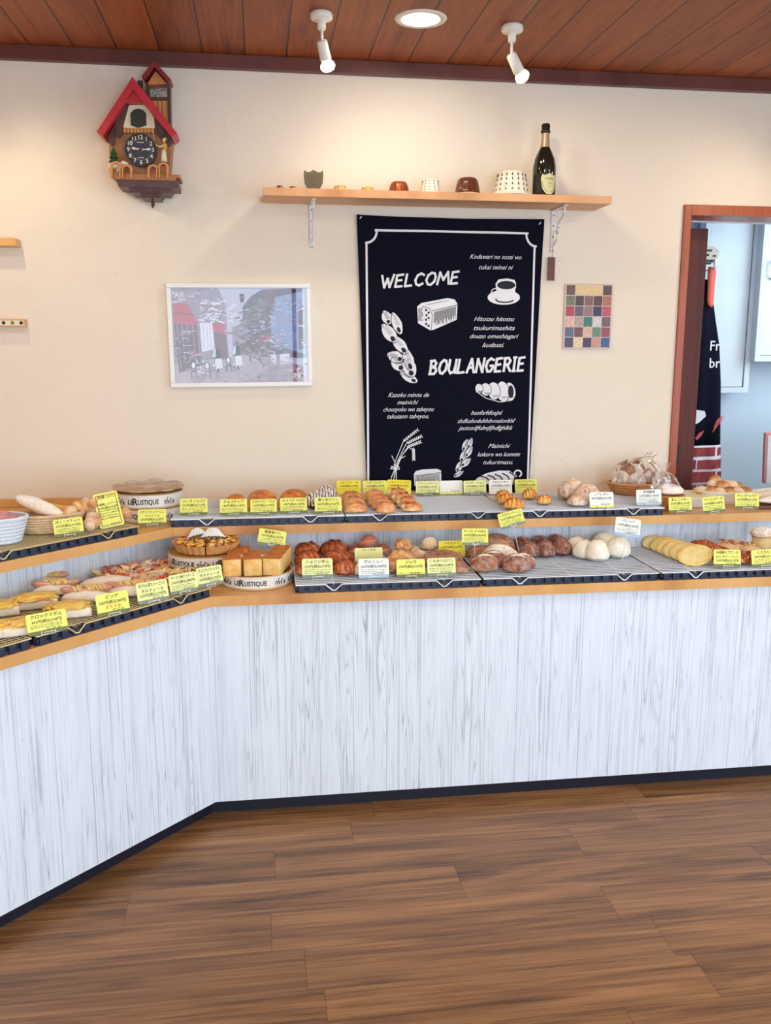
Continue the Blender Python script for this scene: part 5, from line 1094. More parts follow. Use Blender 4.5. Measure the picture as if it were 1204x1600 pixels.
def dog(px, py, L_, label, rz, sd, z=0, saus=True):
    p = slot(px, py, 'L'); t = thing('sausage_roll', label, 'bread', (p.x, p.y+.028, p.z+z), radians(rz), group='long sausage rolls')
    mb = blob(L_, .028, .026, lambda d, s: ((1+.04*nz_(d, 2, s))*(1-.12*math.exp(-(d[1]/.25)**2)*max(0, d[2])), .12+.2*nz_(d, 2, s), .35+.2*nz_(d, 3, s)), sd, 44, 18, .45); mb.build('split_bun', MATS['pale_bun'], t, smooth=True)
    if saus:
        s_ = MB(); n = 14; P = [(L_*1.02*(-1+2*i/n), .003*sin(i*.7), .030+.010*abs(-1+2*i/n)**2) for i in range(n+1)]
        s_.tube(P, [.004, .009]+[.0112]*(n-3)+[.009, .004], n=12); s_.build('sausage', MATS['sausage'], t, smooth=True)
        c_ = MB()
        random.seed(sd)
        for i in range(26): x = random.gauss(0, .3)*L_; w2 = random.uniform(-.01, .01); c_.tube([(x, .016+w2, .036), (x+.010, .004+w2, .044), (x+.018, -.010+w2, .037)], [.003, .0042, .002], n=6)
        c_.build('cheese_strands', MATS['cheese_chip'], t, smooth=True)
dog(168, 922, .085, 'long bun without visible filling behind the sausage rolls', 8, 2.2, saus=False)
dog(70, 922, .062, 'sausage roll furthest left at the back', 10, 3.9); dog(205, 935, .075, 'pale split bun behind the yellow card with red writing', 6, 4.4, saus=True)
dog(84, 934, .066, 'sausage roll in the middle of the left heap', 4, 5.3); dog(133, 944, .07, 'sausage roll at the front with a whole white bun showing', 3, 6.5)
def tartine(px, py, label, rz, sd, mats, n=34, cat='pastry', z=0, mtl='pale_crust', grp='ham and onion topped pastries'):
    p = slot(px, py, 'L'); t = thing('topped_tartine', label, cat, (p.x, p.y+.04, p.z+z), radians(rz), group=grp)
    mb = blob(.082, .034, .018, lambda d, s: (1+.06*nz_(d, 2, s), .35+.3*nz_(d, 2, s), .1), sd, 44, 14, .5); mb.build('bread_base', MATS[mtl], t, smooth=True)
    for s_ in (-1, 1): MB().tube([(s_*.06, 0, .016), (s_*.082, .002, .024), (s_*.095, .004, .036)], [.013, .008, .001], n=8).build('pointed_end', MATS[mtl], t, smooth=True)
    chips(t, 'topping', .066, n, .022, mats, int(sd*10), sz=(.014, .030), ry=.45)
HM = ['ham', 'onion', 'onion', 'mushroom', 'ham', 'tomato', 'cheese_chip', 'ham']
tartine(188, 906, 'ham and onion topped pastry at the back left against the riser', 22, 1.5, HM); tartine(232, 900, 'ham and onion topped pastry at the back, nearest the tart', 30, 2.5, HM, z=.004)
tartine(212, 915, 'ham and onion topped pastry in the middle above the ham card', 18, 3.5, HM, z=.002); tartine(240, 924, 'ham and tomato topped pastry behind the leek card', 24, 4.5, HM)
CH = ['cheese_chip', 'cheese_chip', 'onion']
tartine(268, 893, 'golden cheese topped pointed pastry at the back beside the tart', 34, 5.5, CH, 22, grp='cheese topped pointed pastries'); tartine(278, 908, 'golden cheese topped pointed pastry behind the potato card', 26, 6.5, CH, 22, grp='cheese topped pointed pastries')
tartine(310, 905, 'golden cheese topped pointed pastry nearest the cube bread box', 30, 7.5, CH, 22, grp='cheese topped pointed pastries')
# --- cheese boxes with the cube loaves and the tart
mat('wood_inside', (170, 122, 62), .45)
def letter_box(label, x, y, z, R_, H_, rot, texts, inside=True, lid=False, cat='box'):
    t = thing('cheese_box', label, cat, (x, y, z), (0, 0, rot))
    b = MB(); b.lathe([(0, 0), (R_-.001, 0), (R_-.001, H_-.001), (R_-.004, H_-.001), (R_-.004, .006), (0, .006)], n=72); b.build('box_body', MATS['box_wood'], t, smooth=False)
    l_ = MB(); l_.lathe([(R_-.0008, .006), (R_+.0006, .006), (R_+.0006, H_-.004), (R_-.0008, H_-.004)], n=72); lb_ = l_.build('paper_band', MATS['box_paper'], t)
    q = MB()
    for (a, kind) in texts:
        m = MB()
        if kind == 'T': text(m, 'LE', H_*.46, -.047, H_*.48, -.0005, bold=.03); text(m, 'R', H_*.66, -.031, H_*.50, -.0005, bold=.03); text(m, 'USTIQUE', H_*.46, .014, H_*.48, -.0005, bold=.03, width=.070)
        else:
            for k, P in enumerate((((-.012, .3), (-.006, .5), (.0, .45), (.006, .5), (.008, .3)), ((-.006, .5), (-.005, .72), (-.001, .74)), ((.006, .5), (.010, .66), (.014, .6)), ((-.016, .35), (-.014, .6), (-.010, .5)), ((.016, .3), (.018, .55), (.022, .5), (.02, .3)), ((-.002, .3), (-.001, .5)))):
                m.tube([(px_, -.0004, pz_*H_) for px_, pz_ in P], .0014, n=5)
        on_cyl(m, R_+.0006, a); q.add(m.v, m.f)
    q.build('printed_lettering', MATS['lettering_brown'], lb_)
    if lid: MB().lathe([(0, H_-.002), (R_-.012, H_-.002), (R_-.006, H_+.001), (R_-.003, H_+.002), (R_-.003, H_)], n=60).build('wood_disc', MATS['box_inside'], t)
    return t
# cubes
bp_ = PZ(402, 923, LZ+.001); bR = .114; bx_, by_ = bp_.x, bp_.y+bR
letter_box('round white LE RUSTIQUE cheese box holding the cube loaves', bx_, by_, LZ+.001, bR, .044, 0, [(-.17, 'T'), (-.98, 'H'), (.66, 'H'), (1.5, 'T')])
def cube(ix, label, x, y, z, rz):
    t = thing('cube_loaf', label, 'bread', (x, y, z), radians(rz), group='small cube loaves')
    b = MB().box(-.0285, .0285, -.0285, .0285, 0, .056, bev=.005); b.tone = [.18+.35*nz_(v, 40, ix) for v in b.v]; b.flour = [0]*len(b.v); b.build('crumb_sides', MATS['toast'], t, smooth=True)
    b = MB().box(-.0275, .0275, -.0275, .0275, .0545, .0585, bev=.0019); b.tone = [.85]*len(b.v); b.flour = [0]*len(b.v); b.build('browned_top', MATS['toast'], t, smooth=True)
zc = LZ+.042
for i, (cx_, cy_, rz, l_) in enumerate(((-.078, -.062, 4, 'cube loaf at the front left of the box'), (-.014, -.066, 3, 'cube loaf at the front, second from left'), (-.064, .0, 4, 'cube loaf behind the front left one'), (-.002, -.003, 2, 'cube loaf in the middle behind the second front one'), (-.050, .062, 4, 'cube loaf furthest back in the left column'),
                           (.052, -.070, -14, 'cube loaf at the front right of the box'), (.066, -.006, -14, 'cube loaf behind the front right one'), (.080, .058, -14, 'cube loaf furthest back at the right, under the tilted card'))): cube(i, l_, bx_+cx_, by_+cy_, zc, rz)
# two boxes under the tart
tx, ty = PZ(322, 905, LZ+.001).x, PZ(322, 905, LZ+.001).y+.125
ty = min(ty, 3.065-.125)
letter_box('lower of the two cheese boxes under the tart, mostly hidden', tx-.004, ty+.008, LZ+.001, .100, .044, .5, [(.2, 'T'), (-.5, 'H')], lid=True)
letter_box('upper of the two cheese boxes, white LE RUSTIQUE band under the tart', tx, ty, LZ+.0465, .122, .044, .2, [(.48, 'T'), (-.25, 'H'), (-.85, 'T')], lid=True)
t = thing('fruit_tart', 'round fluted tart cut in slices with apple topping on a cheese box', 'tart', (tx+.002, ty, LZ+.0925))
def slicep(a0, a1, k, off):
    n = 8; R1 = .108; vs = []; fs = []; am = (a0+a1)/2; ox, oy = off*cos(am), off*sin(am)
    ring = [(ox, oy)]+[(ox+R1*(1+.018*(1 if (i % 2) else -1))*cos(a0+(a1-a0)*i/n), oy+R1*(1+.018*(1 if (i % 2) else -1))*sin(a0+(a1-a0)*i/n)) for i in range(n+1)]
    m = MB(); N_ = len(ring)
    lo = [(ox+(x-ox)*.86, oy+(y-oy)*.86, 0) for x, y in ring]; hi = [(x, y, .030) for x, y in ring]; inn = [(ox+(x-ox)*.93, oy+(y-oy)*.93, .022) for x, y in ring]
    vs = lo+hi+inn
    fs = [tuple(range(N_))[::-1], tuple(range(2*N_, 3*N_))]+[(i, (i+1) % N_, N_+(i+1) % N_, N_+i) for i in range(N_)]+[(N_+i, N_+(i+1) % N_, 2*N_+(i+1) % N_, 2*N_+i) for i in range(N_)]
    m.add(vs, fs); o = m.build('tart_slice', MATS['tart_crust'], t)
    q = MB(); random.seed(k)
    for i in range(30):
        rr = R1*.86*sqrt(random.random()); a = a0+(a1-a0)*(.08+.84*random.random()); L_ = random.uniform(.012, .022)
        q.ico((ox+rr*cos(a), oy+rr*sin(a), .025+random.uniform(0, .006)), L_*.5, MATS[random.choice(['custard', 'custard', 'berry', 'cheese_chip'])], 1, (1, .7, .45), Matrix.Rotation(random.uniform(0, 3), 3, 'Z'))
    q.build('apple_topping', None, o, smooth=True)
mat('tart_crust', (214, 158, 92), .6, vary=.12, scale=70, bump=.3)
for k in range(7):
    a0 = 2*pi*k/7+.25
    slicep(a0+.012, a0+2*pi/7-.012, k, .002)
def papercup(x, y, z, R_, tilt, label):
    t = thing('paper_case', label, 'paper case', (x, y, z), tilt, group='white fluted paper cases on the tart')
    n = 40; m = MB(); vs = []
    for i in range(n): a = 2*pi*i/n; w_ = 1+(.13 if i % 2 else -.13); vs += [(R_*.42*cos(a), R_*.42*sin(a), 0), (R_*w_*cos(a), R_*w_*sin(a), R_*(.72+(.12 if i % 2 else 0)))]
    m.add(vs, [(2*i, 2*((i+1) % n), 2*((i+1) % n)+1, 2*i+1) for i in range(n)]+[tuple(2*i for i in range(n))[::-1]]); m.build('pleated_paper', MATS['white_paint'], t)
papercup(tx+.022, ty+.03, LZ+.156, .038, (radians(165), 0, 0), 'white fluted paper case in the middle of the tart'); papercup(tx-.034, ty+.04, LZ+.152, .034, (radians(158), radians(-14), 0), 'white fluted paper case at the left of the tart')
# boxes on the upper worktop at the corner
q = PZ(228, 819, UZ+.001); ux_, uy_ = q.x, q.y+.118
letter_box('lower of the two cheese boxes in the corner of the upper worktop', ux_+.004, uy_, UZ+.001, .112, .048, .1, [(-.65, 'T'), (.5, 'H')], lid=True)
letter_box('upper LE RUSTIQUE cheese box in the corner of the upper worktop', ux_, uy_, UZ+.0505, .116, .050, 0, [(-.03, 'T'), (.70, 'H'), (-.85, 'H')], lid=True)
t = thing('woven_lid', 'round woven straw disc wrapped in film on top of the corner cheese box', 'lid', (ux_, uy_, UZ+.104))
m = MB(); m.lathe([(0, .004)]+[(.012+.0115*i/2, .004+(.002 if i % 2 else 0)+.00025*i) for i in range(19)]+[(.122, .010), (.122, .006), (0, .0)], n=56); m.build('straw_disc', MATS['wicker_pale'], t, smooth=True)
m = MB(); random.seed(8); vs = [(0, 0, .016)]; n = 40
for j in range(1, 6):
    for i in range(n): a = 2*pi*i/n; r_ = .132*j/5; vs.append((r_*cos(a), r_*sin(a), .017+.006*sin(a*7+j)*j/5+random.uniform(-.0015, .0015)-(.012 if j == 5 else 0)))
fs = [(0, 1+i, 1+(i+1) % n) for i in range(n)]+[(1+(j-1)*n+i, 1+j*n+i, 1+j*n+(i+1) % n, 1+(j-1)*n+(i+1) % n) for j in range(1, 5) for i in range(n)]
m.add(vs, fs); m.build('plastic_film', MATS['plastic_film'], t, smooth=True)
# --- left upper: banneton, baguette, breadsticks, twists, white basket
def coil_basket(name, label, x, y, z, a, b, H_, m, flare=1.2, coils=6, rz=0, weave=0):
    t = thing(name, label, 'basket', (x, y, z), rz); mb = MB(); prof = []
    for i in range(coils*4+1): u = i/(coils*4); prof.append((1+(flare-1)*u+.055*abs(sin(u*coils*pi)), u*H_))
    inner = [(r_-.06, z_) for r_, z_ in prof[::-1]]
    P = [(0, 0), (.9, 0)]+prof+inner+[(.0, .006)]
    mb.lathe([(r_, z_) for r_, z_ in P], n=64, wob=(lambda q, r_, z_: 1+.018*sin(q*weave+(floor(z_/H_*coils) % 2)*pi)) if weave else None)
    mb.v = [(x_*a/flare, y_*b/flare, z_) for x_, y_, z_ in mb.v]; mb.build('basket_body', m, t, smooth=True)
    rm = MB(); rm.tube([(a*.985*cos(2*pi*i/48), b*.985*sin(2*pi*i/48), H_) for i in range(48)], .0045, n=8, closed=True); rm.build('rim', m, t, smooth=True); return t
q = PZ(66, 838, RUZ+.003); kx_, ky_ = q.x+.006, q.y+.085
coil_basket('proofing_basket', 'oval coiled cane basket holding a baguette and breadsticks', kx_, ky_, RUZ+.003, .102, .066, .055, MATS['wicker_pale'], 1.22, 7, radians(20))
def lying(name, label, cat, P0, P1, r_, m, kind, sd, group=None, dr=1):
    a = Vector(P0); b = Vector(P1); L_ = (b-a).length/2; c = (a+b)/2; o = blob(L_, r_, r_*1.1, kind, sd, 40, 18, .7).build(name, MATS[m], smooth=True, loc=tuple(c-Vector((0, 0, r_*.8))))
    d = (b-a).normalized(); o.rotation_euler = (0, -math.asin(d.z), atan2(d.y, d.x)); return tag(o, label, cat, group)
lying('baguette', 'pale floured baguette leaning in the cane basket', 'bread', (kx_-.105, ky_-.005, RUZ+.112), (kx_+.045, ky_-.035, RUZ+.052), .024, 'pale_crust', k_flour, 3.2)
for i in range(6):
    o = MB().tube([(kx_-.075+.012*i, ky_+.045-.013*i, RUZ+.094-.004*i), (kx_+.0, ky_+.035-.012*i, RUZ+.079-.004*i), (kx_+.088-.006*i, ky_+.028-.011*i, RUZ+.062-.003*i)], [.0035, .0045, .0035], n=8).build('breadstick', MATS['cheese_stick'] if 'cheese_stick' in MATS else mat('cheese_stick', (232, 176, 90), .5, vary=.1, scale=60), smooth=True)
    tag(o, 'thin golden breadstick in the cane basket, '+('furthest from the camera', 'second from the back', 'third from the back', 'third from the front', 'second from the front', 'nearest the baguette')[i], 'breadstick', 'breadsticks in the cane basket')
def twist(label, P, r_, sd, m='pale_crust'):
    mb = MB(); n = 40; pts = [Vector(p) for p in P]; sp = []; rr = []
    for i in range(n+1):
        u = i/n*(len(pts)-1); k = min(int(u), len(pts)-2); f = u-k; sp.append(pts[k].lerp(pts[k+1], f*f*(3-2*f)*.5+f*.5)); rr.append(r_*(.55+.45*abs(sin(i/n*pi*4+sd)))*(.6+.4*sin(pi*min(1, max(0, i/n)))))
    c = sum(sp, Vector())/len(sp); mb.tube([p-c for p in sp], rr, n=16); mb.tone = [.35+.5*nz_(v, 25, sd) for v in mb.v]; mb.flour = [max(0, .05+.9*nz_(v, 18, sd+3)) for v in mb.v]
    o = mb.build('twisted_bread', MATS[m], smooth=True, loc=tuple(c)); tag(o, label, 'bread', 'knotty twisted breads')
def U3(px, py, dz, dy=0): p = PZ(px, py, RUZ+.003+dz); return (p.x, p.y+dy, p.z)
twist('floured twisted bread furthest left behind the cane basket', [U3(72, 806, .03), U3(92, 800, .03), U3(112, 796, .03)], .020, 1.2); twist('golden twisted bread curling up highest behind the tall card', [U3(96, 808, .05), U3(118, 796, .06), U3(134, 787, .075), U3(150, 786, .08)], .024, 2.4)
twist('brown twisted bread lying in the middle of the twisted heap', [U3(98, 812, .018), U3(124, 808, .026), U3(150, 800, .035)], .022, 3.1); twist('twisted bread with a white floured end behind the tall card', [U3(142, 800, .035), U3(146, 812, .03), U3(140, 823, .02)], .026, 4.6)
twist('short golden twisted bread behind the small yellow card', [U3(100, 822, .014), U3(118, 818, .02), U3(132, 818, .018)], .018, 5.3)
bake('bread_knot', 'small round golden bread piece in the middle of the twisted breads', 'bread', 130, 816, 12, 12, k_small, 'bun_gold', 'U', dz=.05)
bake('small_spiral_roll', 'small light brown spiral roll beside the corner cheese boxes', 'bread', 196, 812, 18, 20, k_ring, 'pale_crust', 'U', dr=.7)
q = PZ(4, 853, RUZ+.003)
t = coil_basket('wicker_basket', 'white wicker basket of berry rolls cut by the left edge', q.x-.036, q.y+.055, RUZ+.003, .096, .074, .075, MATS['wicker_white'], 1.35, 7, 0, 30)
mat('berry_roll', (206, 150, 150), .6, vary=.4, scale=120)
for i, (dx, dy) in enumerate(((.035, -.01), (-.03, .0), (.02, .04))):
    o = blob(.05, .035, .03, k_knob, 6.6+i, 30, 18).build('berry_roll', MATS['berry_roll'], smooth=True, loc=(q.x-.036+dx*.8, q.y+.055+dy*.8, RUZ+.045)); tag(o, 'pink berry roll inside the white wicker basket, '+('nearest its right rim', 'at its left', 'at its back')[i], 'bread', 'berry rolls in the white basket')
# --- right end of the upper worktop
q = PZ(1003, 788, UZ+.004); hx_, hy_ = q.x+.01, q.y+.12
coil_basket('rattan_basket', 'brown rattan basket of bagged loaves at the right end of the rack', hx_, hy_, RUZ+.003, .10, .085, .042, MATS['wicker'], 1.3, 5, 0, 26)
for i, (dx, dy, dz, rr, l_, k_, mt) in enumerate(((-.035, .01, .05, (.040, .032, .045), 'bagged floured loaf at the left of the rattan basket', k_flour, 'pale_crust'), (.012, -.02, .05, (.042, .03, .04), 'bagged floured loaf in the middle of the rattan basket', k_flour, 'rustic'),
                                        (.0, .045, .06, (.030, .03, .05), 'bagged brown loaf standing behind the others in the rattan basket', k_loaf, 'rustic'), (.052, .0, .045, (.02, .03, .05), 'bagged dark seeded loaf at the right of the rattan basket', k_nut, 'dark_round'))):
    o = blob(*rr, k_, 12.1+i, 34, 20, .7).build('bagged_loaf', MATS[mt], smooth=True, loc=(hx_+dx, hy_+dy, RUZ+dz-.03), rot=(0, radians(-25+12*i), radians(20))); tag(o, l_, 'bread')
q2 = PZ(1056, 800, UZ+.001); rx_, ry_ = q2.x, q2.y+.062
t = thing('round_wooden_box', 'round light wood box holding a bagged flat loaf beside the rattan basket', 'box', (rx_, ry_, UZ+.001)); MB().lathe([(0, 0), (.052, 0), (.056, .05), (.058, .054), (.053, .056), (.05, .05), (0, .046)], n=48).build('box_body', MATS['wicker'], t, smooth=True)
o = blob(.05, .04, .026, k_white, 18.1, 36, 20, .5, .8).build('flat_loaf', MATS['pale_bun'], smooth=True, loc=(rx_, ry_, UZ+.056)); tag(o, 'pale flat bagged loaf on the round light wood box', 'bread')
def crumple(label, x, y, z, pts, sd):
    t = thing('plastic_bag', label, 'bag', (x, y, z), (0, 0, 0)); m = MB(); random.seed(sd); n = 18; vs = []; rows = len(pts)
    for (r_, h, ox, oy) in pts:
        for i in range(n): a = 2*pi*i/n; w_ = 1+.14*sin(a*5+h*60+sd)+random.uniform(-.08, .08); vs.append((ox+r_*w_*cos(a), oy+r_*w_*.7*sin(a), h))
    fs = [(j*n+i, j*n+(i+1) % n, (j+1)*n+(i+1) % n, (j+1)*n+i) for j in range(rows-1) for i in range(n)]; m.add(vs, fs); m.build('film_sheet', MATS['plastic_film'], t); return t
crumple('clear crumpled plastic bag around the loaves in the rattan basket', hx_, hy_, RUZ+.03, [(.075, .0, 0, 0), (.085, .04, 0, 0), (.078, .08, .004, 0), (.05, .105, .02, 0), (.022, .115, .06, 0), (.03, .13, .085, 0)], 3)
crumple('clear crumpled plastic bag standing open right of the rattan basket', rx_-.01, ry_+.01, UZ+.056, [(.052, .0, 0, 0), (.056, .03, -.002, 0), (.045, .06, -.01, 0), (.02, .085, -.018, 0), (.04, .12, -.03, 0)], 5)
# white pan, oval dish with round rolls
q = PZ(1076, 795, UZ+.001); q1 = PZ(1130, 797, UZ+.001)
t = thing('serving_box', 'long low white box with a cream lid behind the bacon card', 'box', (q.x, q.y+.02, UZ+.001), radians(-2)); L_ = (q1.x-q.x)+.02
MB().box(-.02, L_, 0, .19, 0, .030, bev=.003).build('box_base', mat('grey_white', (206, 206, 212), .45), t); MB().box(-.022, L_+.002, -.002, .192, .030, .036, bev=.002).build('cream_lid', mat('cream_lid', (240, 232, 196), .5), t)
q = PZ(1146, 791, UZ+.001); ox_, oy_ = q.x, q.y+.085
t = thing('oval_dish', 'oval white dish piled with small floured rolls in front of the doorway', 'dish', (ox_, oy_, UZ+.001), radians(-18)); mb = MB()
mb.lathe([(0, 0), (.72, 0), (.80, .02), (.97, .046), (1.0, .050), (.97, .051), (.76, .022), (0, .012)], n=56); mb.v = [(x*.112, y*.078, z) for x, y, z in mb.v]; mb.build('dish_body', mat('ceramic_white', (238, 236, 226), .2), t, smooth=True)
lr = [(-.085, -.022, 0, 'at the left end of the oval dish'), (-.050, -.038, 0, 'second from the left along the near rim of the oval dish'), (-.022, -.048, 0, 'third from the left along the near rim of the oval dish'), (.012, -.046, 0, 'behind the card along the near rim of the oval dish'), (.046, -.032, 0, 'fifth along the near rim of the oval dish'), (.080, -.010, 0, 'at the right end of the oval dish'),
      (-.040, .010, .020, 'on the second layer at the left of the oval dish'), (-.010, -.014, .022, 'on the second layer in the middle of the oval dish'), (.028, -.002, .022, 'on the second layer at the right of the oval dish'), (.055, .025, .012, 'at the back right of the oval dish'), (.015, .035, .018, 'at the back in the middle of the oval dish'), (-.028, .030, .036, 'topmost of the pile on the oval dish')]
for i, (dx, dy, dz, l_) in enumerate(lr):
    a = radians(-18); X_ = dx*cos(a)-dy*sin(a); Y_ = dx*sin(a)+dy*cos(a)
    o = blob(.0250, .0225, .0195, (k_bun if i % 2 else k_small), 30.3+i, 24, 16, .6).build('floured_roll', MATS['knobbly'], smooth=True, loc=(ox_+X_, oy_+Y_, UZ+.036+dz), rot=(0, 0, i*.7)); tag(o, 'small floured brown roll '+l_, 'bread', 'small floured rolls on the oval dish')
q = PZ(1187, 796, UZ+.001); tray_ = thing('flat_tray', 'dark flat tray of pale baguettes at the right edge of the worktop', 'tray', (q.x, q.y+.004, UZ+.001)); MB().box(0, .34, 0, .3, 0, .010, bev=.003).build('tray_body', MATS['brown_wood'], tray_)
for i, (dy, dz, l_) in enumerate(((.05, .01, 'nearest'), (.11, .012, 'middle'), (.17, .014, 'furthest'))):
    o = blob(.13, .03, .026, k_flour, 44.1+i, 44, 18, .5).build('sandwich_baguette', MATS['cheese'] if i else MATS['pale_bun'], smooth=True, loc=(q.x+.15, q.y+dy, UZ+dz+.001)); tag(o, 'pale golden baguette on the dark flat tray, '+l_+' of three', 'bread', 'baguettes on the dark flat tray')
# ------------------------------------------------------------------ price cards
def rrect(w_, h, r_, n=4):
    o = []
    for cx_, cz_, a0 in ((w_/2-r_, r_, -90), (w_/2-r_, h-r_, 0), (-w_/2+r_, h-r_, 90), (-w_/2+r_, r_, 180)):
        for i in range(n+1): a = radians(a0+90*i/n); o.append((cx_+r_*cos(a), cz_+r_*sin(a)))
    return o
def card(label, loc, title, lines, wp, hp, col='card_yellow', band='olive', yaw=0, roll=0, lean=-14, foot=None, red=False, tall=False, small=3, pole=None):
    s = sc_at(loc); w_ = wp*s; h = hp*s/cos(radians(8))
    t = thing('price_card', label, 'price card', tuple(loc), (radians(lean), radians(-roll), radians(yaw)))
    rr = .006*min(1, h/.06)
    MB().prism(rrect(w_, h, rr), .0012).build('card_sheet', MATS[col], t)
    if tall:
        b = MB(); e = .006
        for (x0, x1, z0, z1) in ((-w_/2+e, w_/2-e, e, e+.002), (-w_/2+e, w_/2-e, h-e-.002, h-e), (-w_/2+e, -w_/2+e+.002, e, h-e), (w_/2-e-.002, w_/2-e, e, h-e)): b.box(x0, x1, -.0004, .0003, z0, z1)
        b.build('brown_border', MATS['border_brown'], t)
    elif band:
        P = [p for p in rrect(w_*.99, h, rr*.9)]; bh = h*.17; P = [(x, min(z, bh)) for x, z in P if z <= bh+1e-6 or True]
        P2 = []
        for p in rrect(w_*.992, bh*2.4, rr*.9):
            if p[1] <= bh: P2.append(p)
        P2 = [(x, z) for x, z in P2]; r_ = [p for p in P2 if p[0] > 0]; l_ = [p for p in P2 if p[0] <= 0]
        P3 = r_+[(w_*.496, bh), (-w_*.496, bh)]+l_
        MB().prism(P3, .0004, T=Matrix.Translation((0, -.0005, 0))).build('colour_band', MATS[band], t)
    q = MB(); ink = MATS['ink']; soft = MATS['ink_soft']; random.seed(len(title)*7+int(wp*10)); top = h*.97
    fsz = h*(.205 if not tall else .10); z = h*(.83 if not tall else .88); y = -.0007
    for k, ln in enumerate([title]+lines):
        if not ln: z -= fsz*1.05; continue
        vs_, fs_ = text_geo(ln, fsz, res=1, bold=.012, shear=.12); ww = max(v[0] for v in vs_)-min(v[0] for v in vs_); tw_ = min(w_*.84, ww)
        text(q, ln, fsz, 0, z, y, ink if not (red and k == 2) else MATS['ink_red'], width=tw_, res=1, bold=.008, shear=.12); z -= fsz*1.2; fsz *= .88 if k == 0 else 1
    for k in range(small if not tall else 5):
        x = -w_*.42; z2 = z+fsz*.25-k*h*(.085 if not tall else .075); hh = h*.018
        if z2 < h*.2: break
        while x < w_*.36:
            L_ = random.uniform(.03, .12)*w_; q.box(x, min(x+L_, w_*.42), y-.0001, y+.0003, z2, z2+hh*random.uniform(.8, 1.8), soft); x += L_+w_*.025
    zb = h*(.22 if not tall else .09)
    for k in range(3): q.tube([(w_*(.02+.13*k)+.004*cos(a), y, zb+.0026*sin(a)) for a in [i*pi/4 for i in range(8)]], .0005, ink, n=4, closed=True) if h > .045 else None
    if band and not tall: q.box(-w_*.12, w_*.16, -.0009, -.0005, h*.06, h*.085, MATS['card_white'])
    q.build('handwriting', None, t)
    if foot != 'none':
        c_ = MB()
        for sx in (-.17, .17):
            c_.tube([(sx*w_, -.003, h*.13), (sx*w_, -.0035, -.001), (sx*w_, .010, -.004), (sx*w_, .014, h*.25)], .0012, n=6)
        c_.tube([(-.17*w_, .012, -.0035), (.17*w_, .012, -.0035)], .0012, n=6)
        c_.build('wire_clip', MATS['clip'], t)
    if pole:
        c_ = MB(); c_.tube([(0, .003, h*.12), (0, .006, 0), (.0, -.0+pole*sin(radians(-lean))*.9, -pole)], .0012, n=6); c_.tube([(-.008*cos(a)*1., -.002, h*.12+.008*sin(a)) for a in [i*pi/6 for i in range(12)]], .0011, n=5, closed=True); c_.build('wire_stem', MATS['clip'], t)
    return t
zl = RLZ+.006; zu = RUZ+.006
# lower back counter
card('pale card for the glossy folded pastries, leftmost on the long lower rack', PZ(496, 903, zl), 'ショソンポム', ['250円(税込270円)'], 48, 30, 'card_pale', 'greygreen')
card('white card with a pale blue band in front of the grain loaves', PZ(584, 903, zl), 'ガルニュー', ['260円(税込280円)'], 48, 30, 'card_white', 'blueband')
card('yellow card in front of the large knobbly bread', PZ(642, 902, zl), 'ジャガ', ['290円(税込313円)', ''], 45, 28, 'card_yellow', 'olive', small=1)
card('pale yellow card in front of the long brown loaf', PZ(690, 900, zl), 'くるみつぶパン', ['300円(税込324円)'], 45, 28, 'card_pale', 'greygreen')
card('narrow pale card above the white card, behind the grain loaf', PY(576, 876, 2.86), 'パレ くるみ', [''], 44, 20, 'card_pale', None, small=0)
card('bright yellow card half hidden behind the long loaf', PY(706, 869, 2.93), 'いもだんご', ['230円(税込248円)'], 42, 24, 'card_bright', None, small=0)
card('yellow card raised on a wire among the oval loaves', PY(742, 852, 2.86), 'ビール ドゥぱん', ['430円(税込464円)'], 42, 26, 'card_yellow', 'greygreen', roll=-2, foot='none', pole=.075)
card('tilted yellow card raised on a wire in front of the upper worktop edge', PY(802, 823, 2.93), 'くるみカンパーニュ', ['250円(税込270円)'], 40, 25, 'card_yellow', 'greygreen', roll=14, foot='none', pole=.125)
card('tilted white card raised above the white round loaves', PY(979, 838, 2.84), 'パレット', ['170円(税込183円)'], 42, 28, 'card_white', 'blueband', roll=-9, foot='none', pole=.085)
card('yellow card with three lines in front of the almond pastries', PZ(1136, 886, zl), '★胡麻のフロール', ['(ロングバージョン)', '200円(税込216円)'], 45, 27, 'card_yellow', 'olive', small=0, roll=-2)
card('yellow card at the right end of the lower rack, cut by the edge', PZ(1196, 885, zl), 'エスカルゴ', ['280円(税込302円)'], 45, 26, 'card_yellow', 'olive', roll=2)
card('tilted yellow card raised above the cube loaves', PY(423, 853, 2.93), '朝食食パン', ['190円(税込205円)'], 43, 25, 'card_yellow', 'greygreen', roll=-10, foot='none', pole=.085)
card('deep yellow card standing behind the round tart', PY(309, 838, 3.04), 'ミックスベリー', ['410円(税込443円)'], 44, 28, 'card_bright', None, roll=0, small=0)
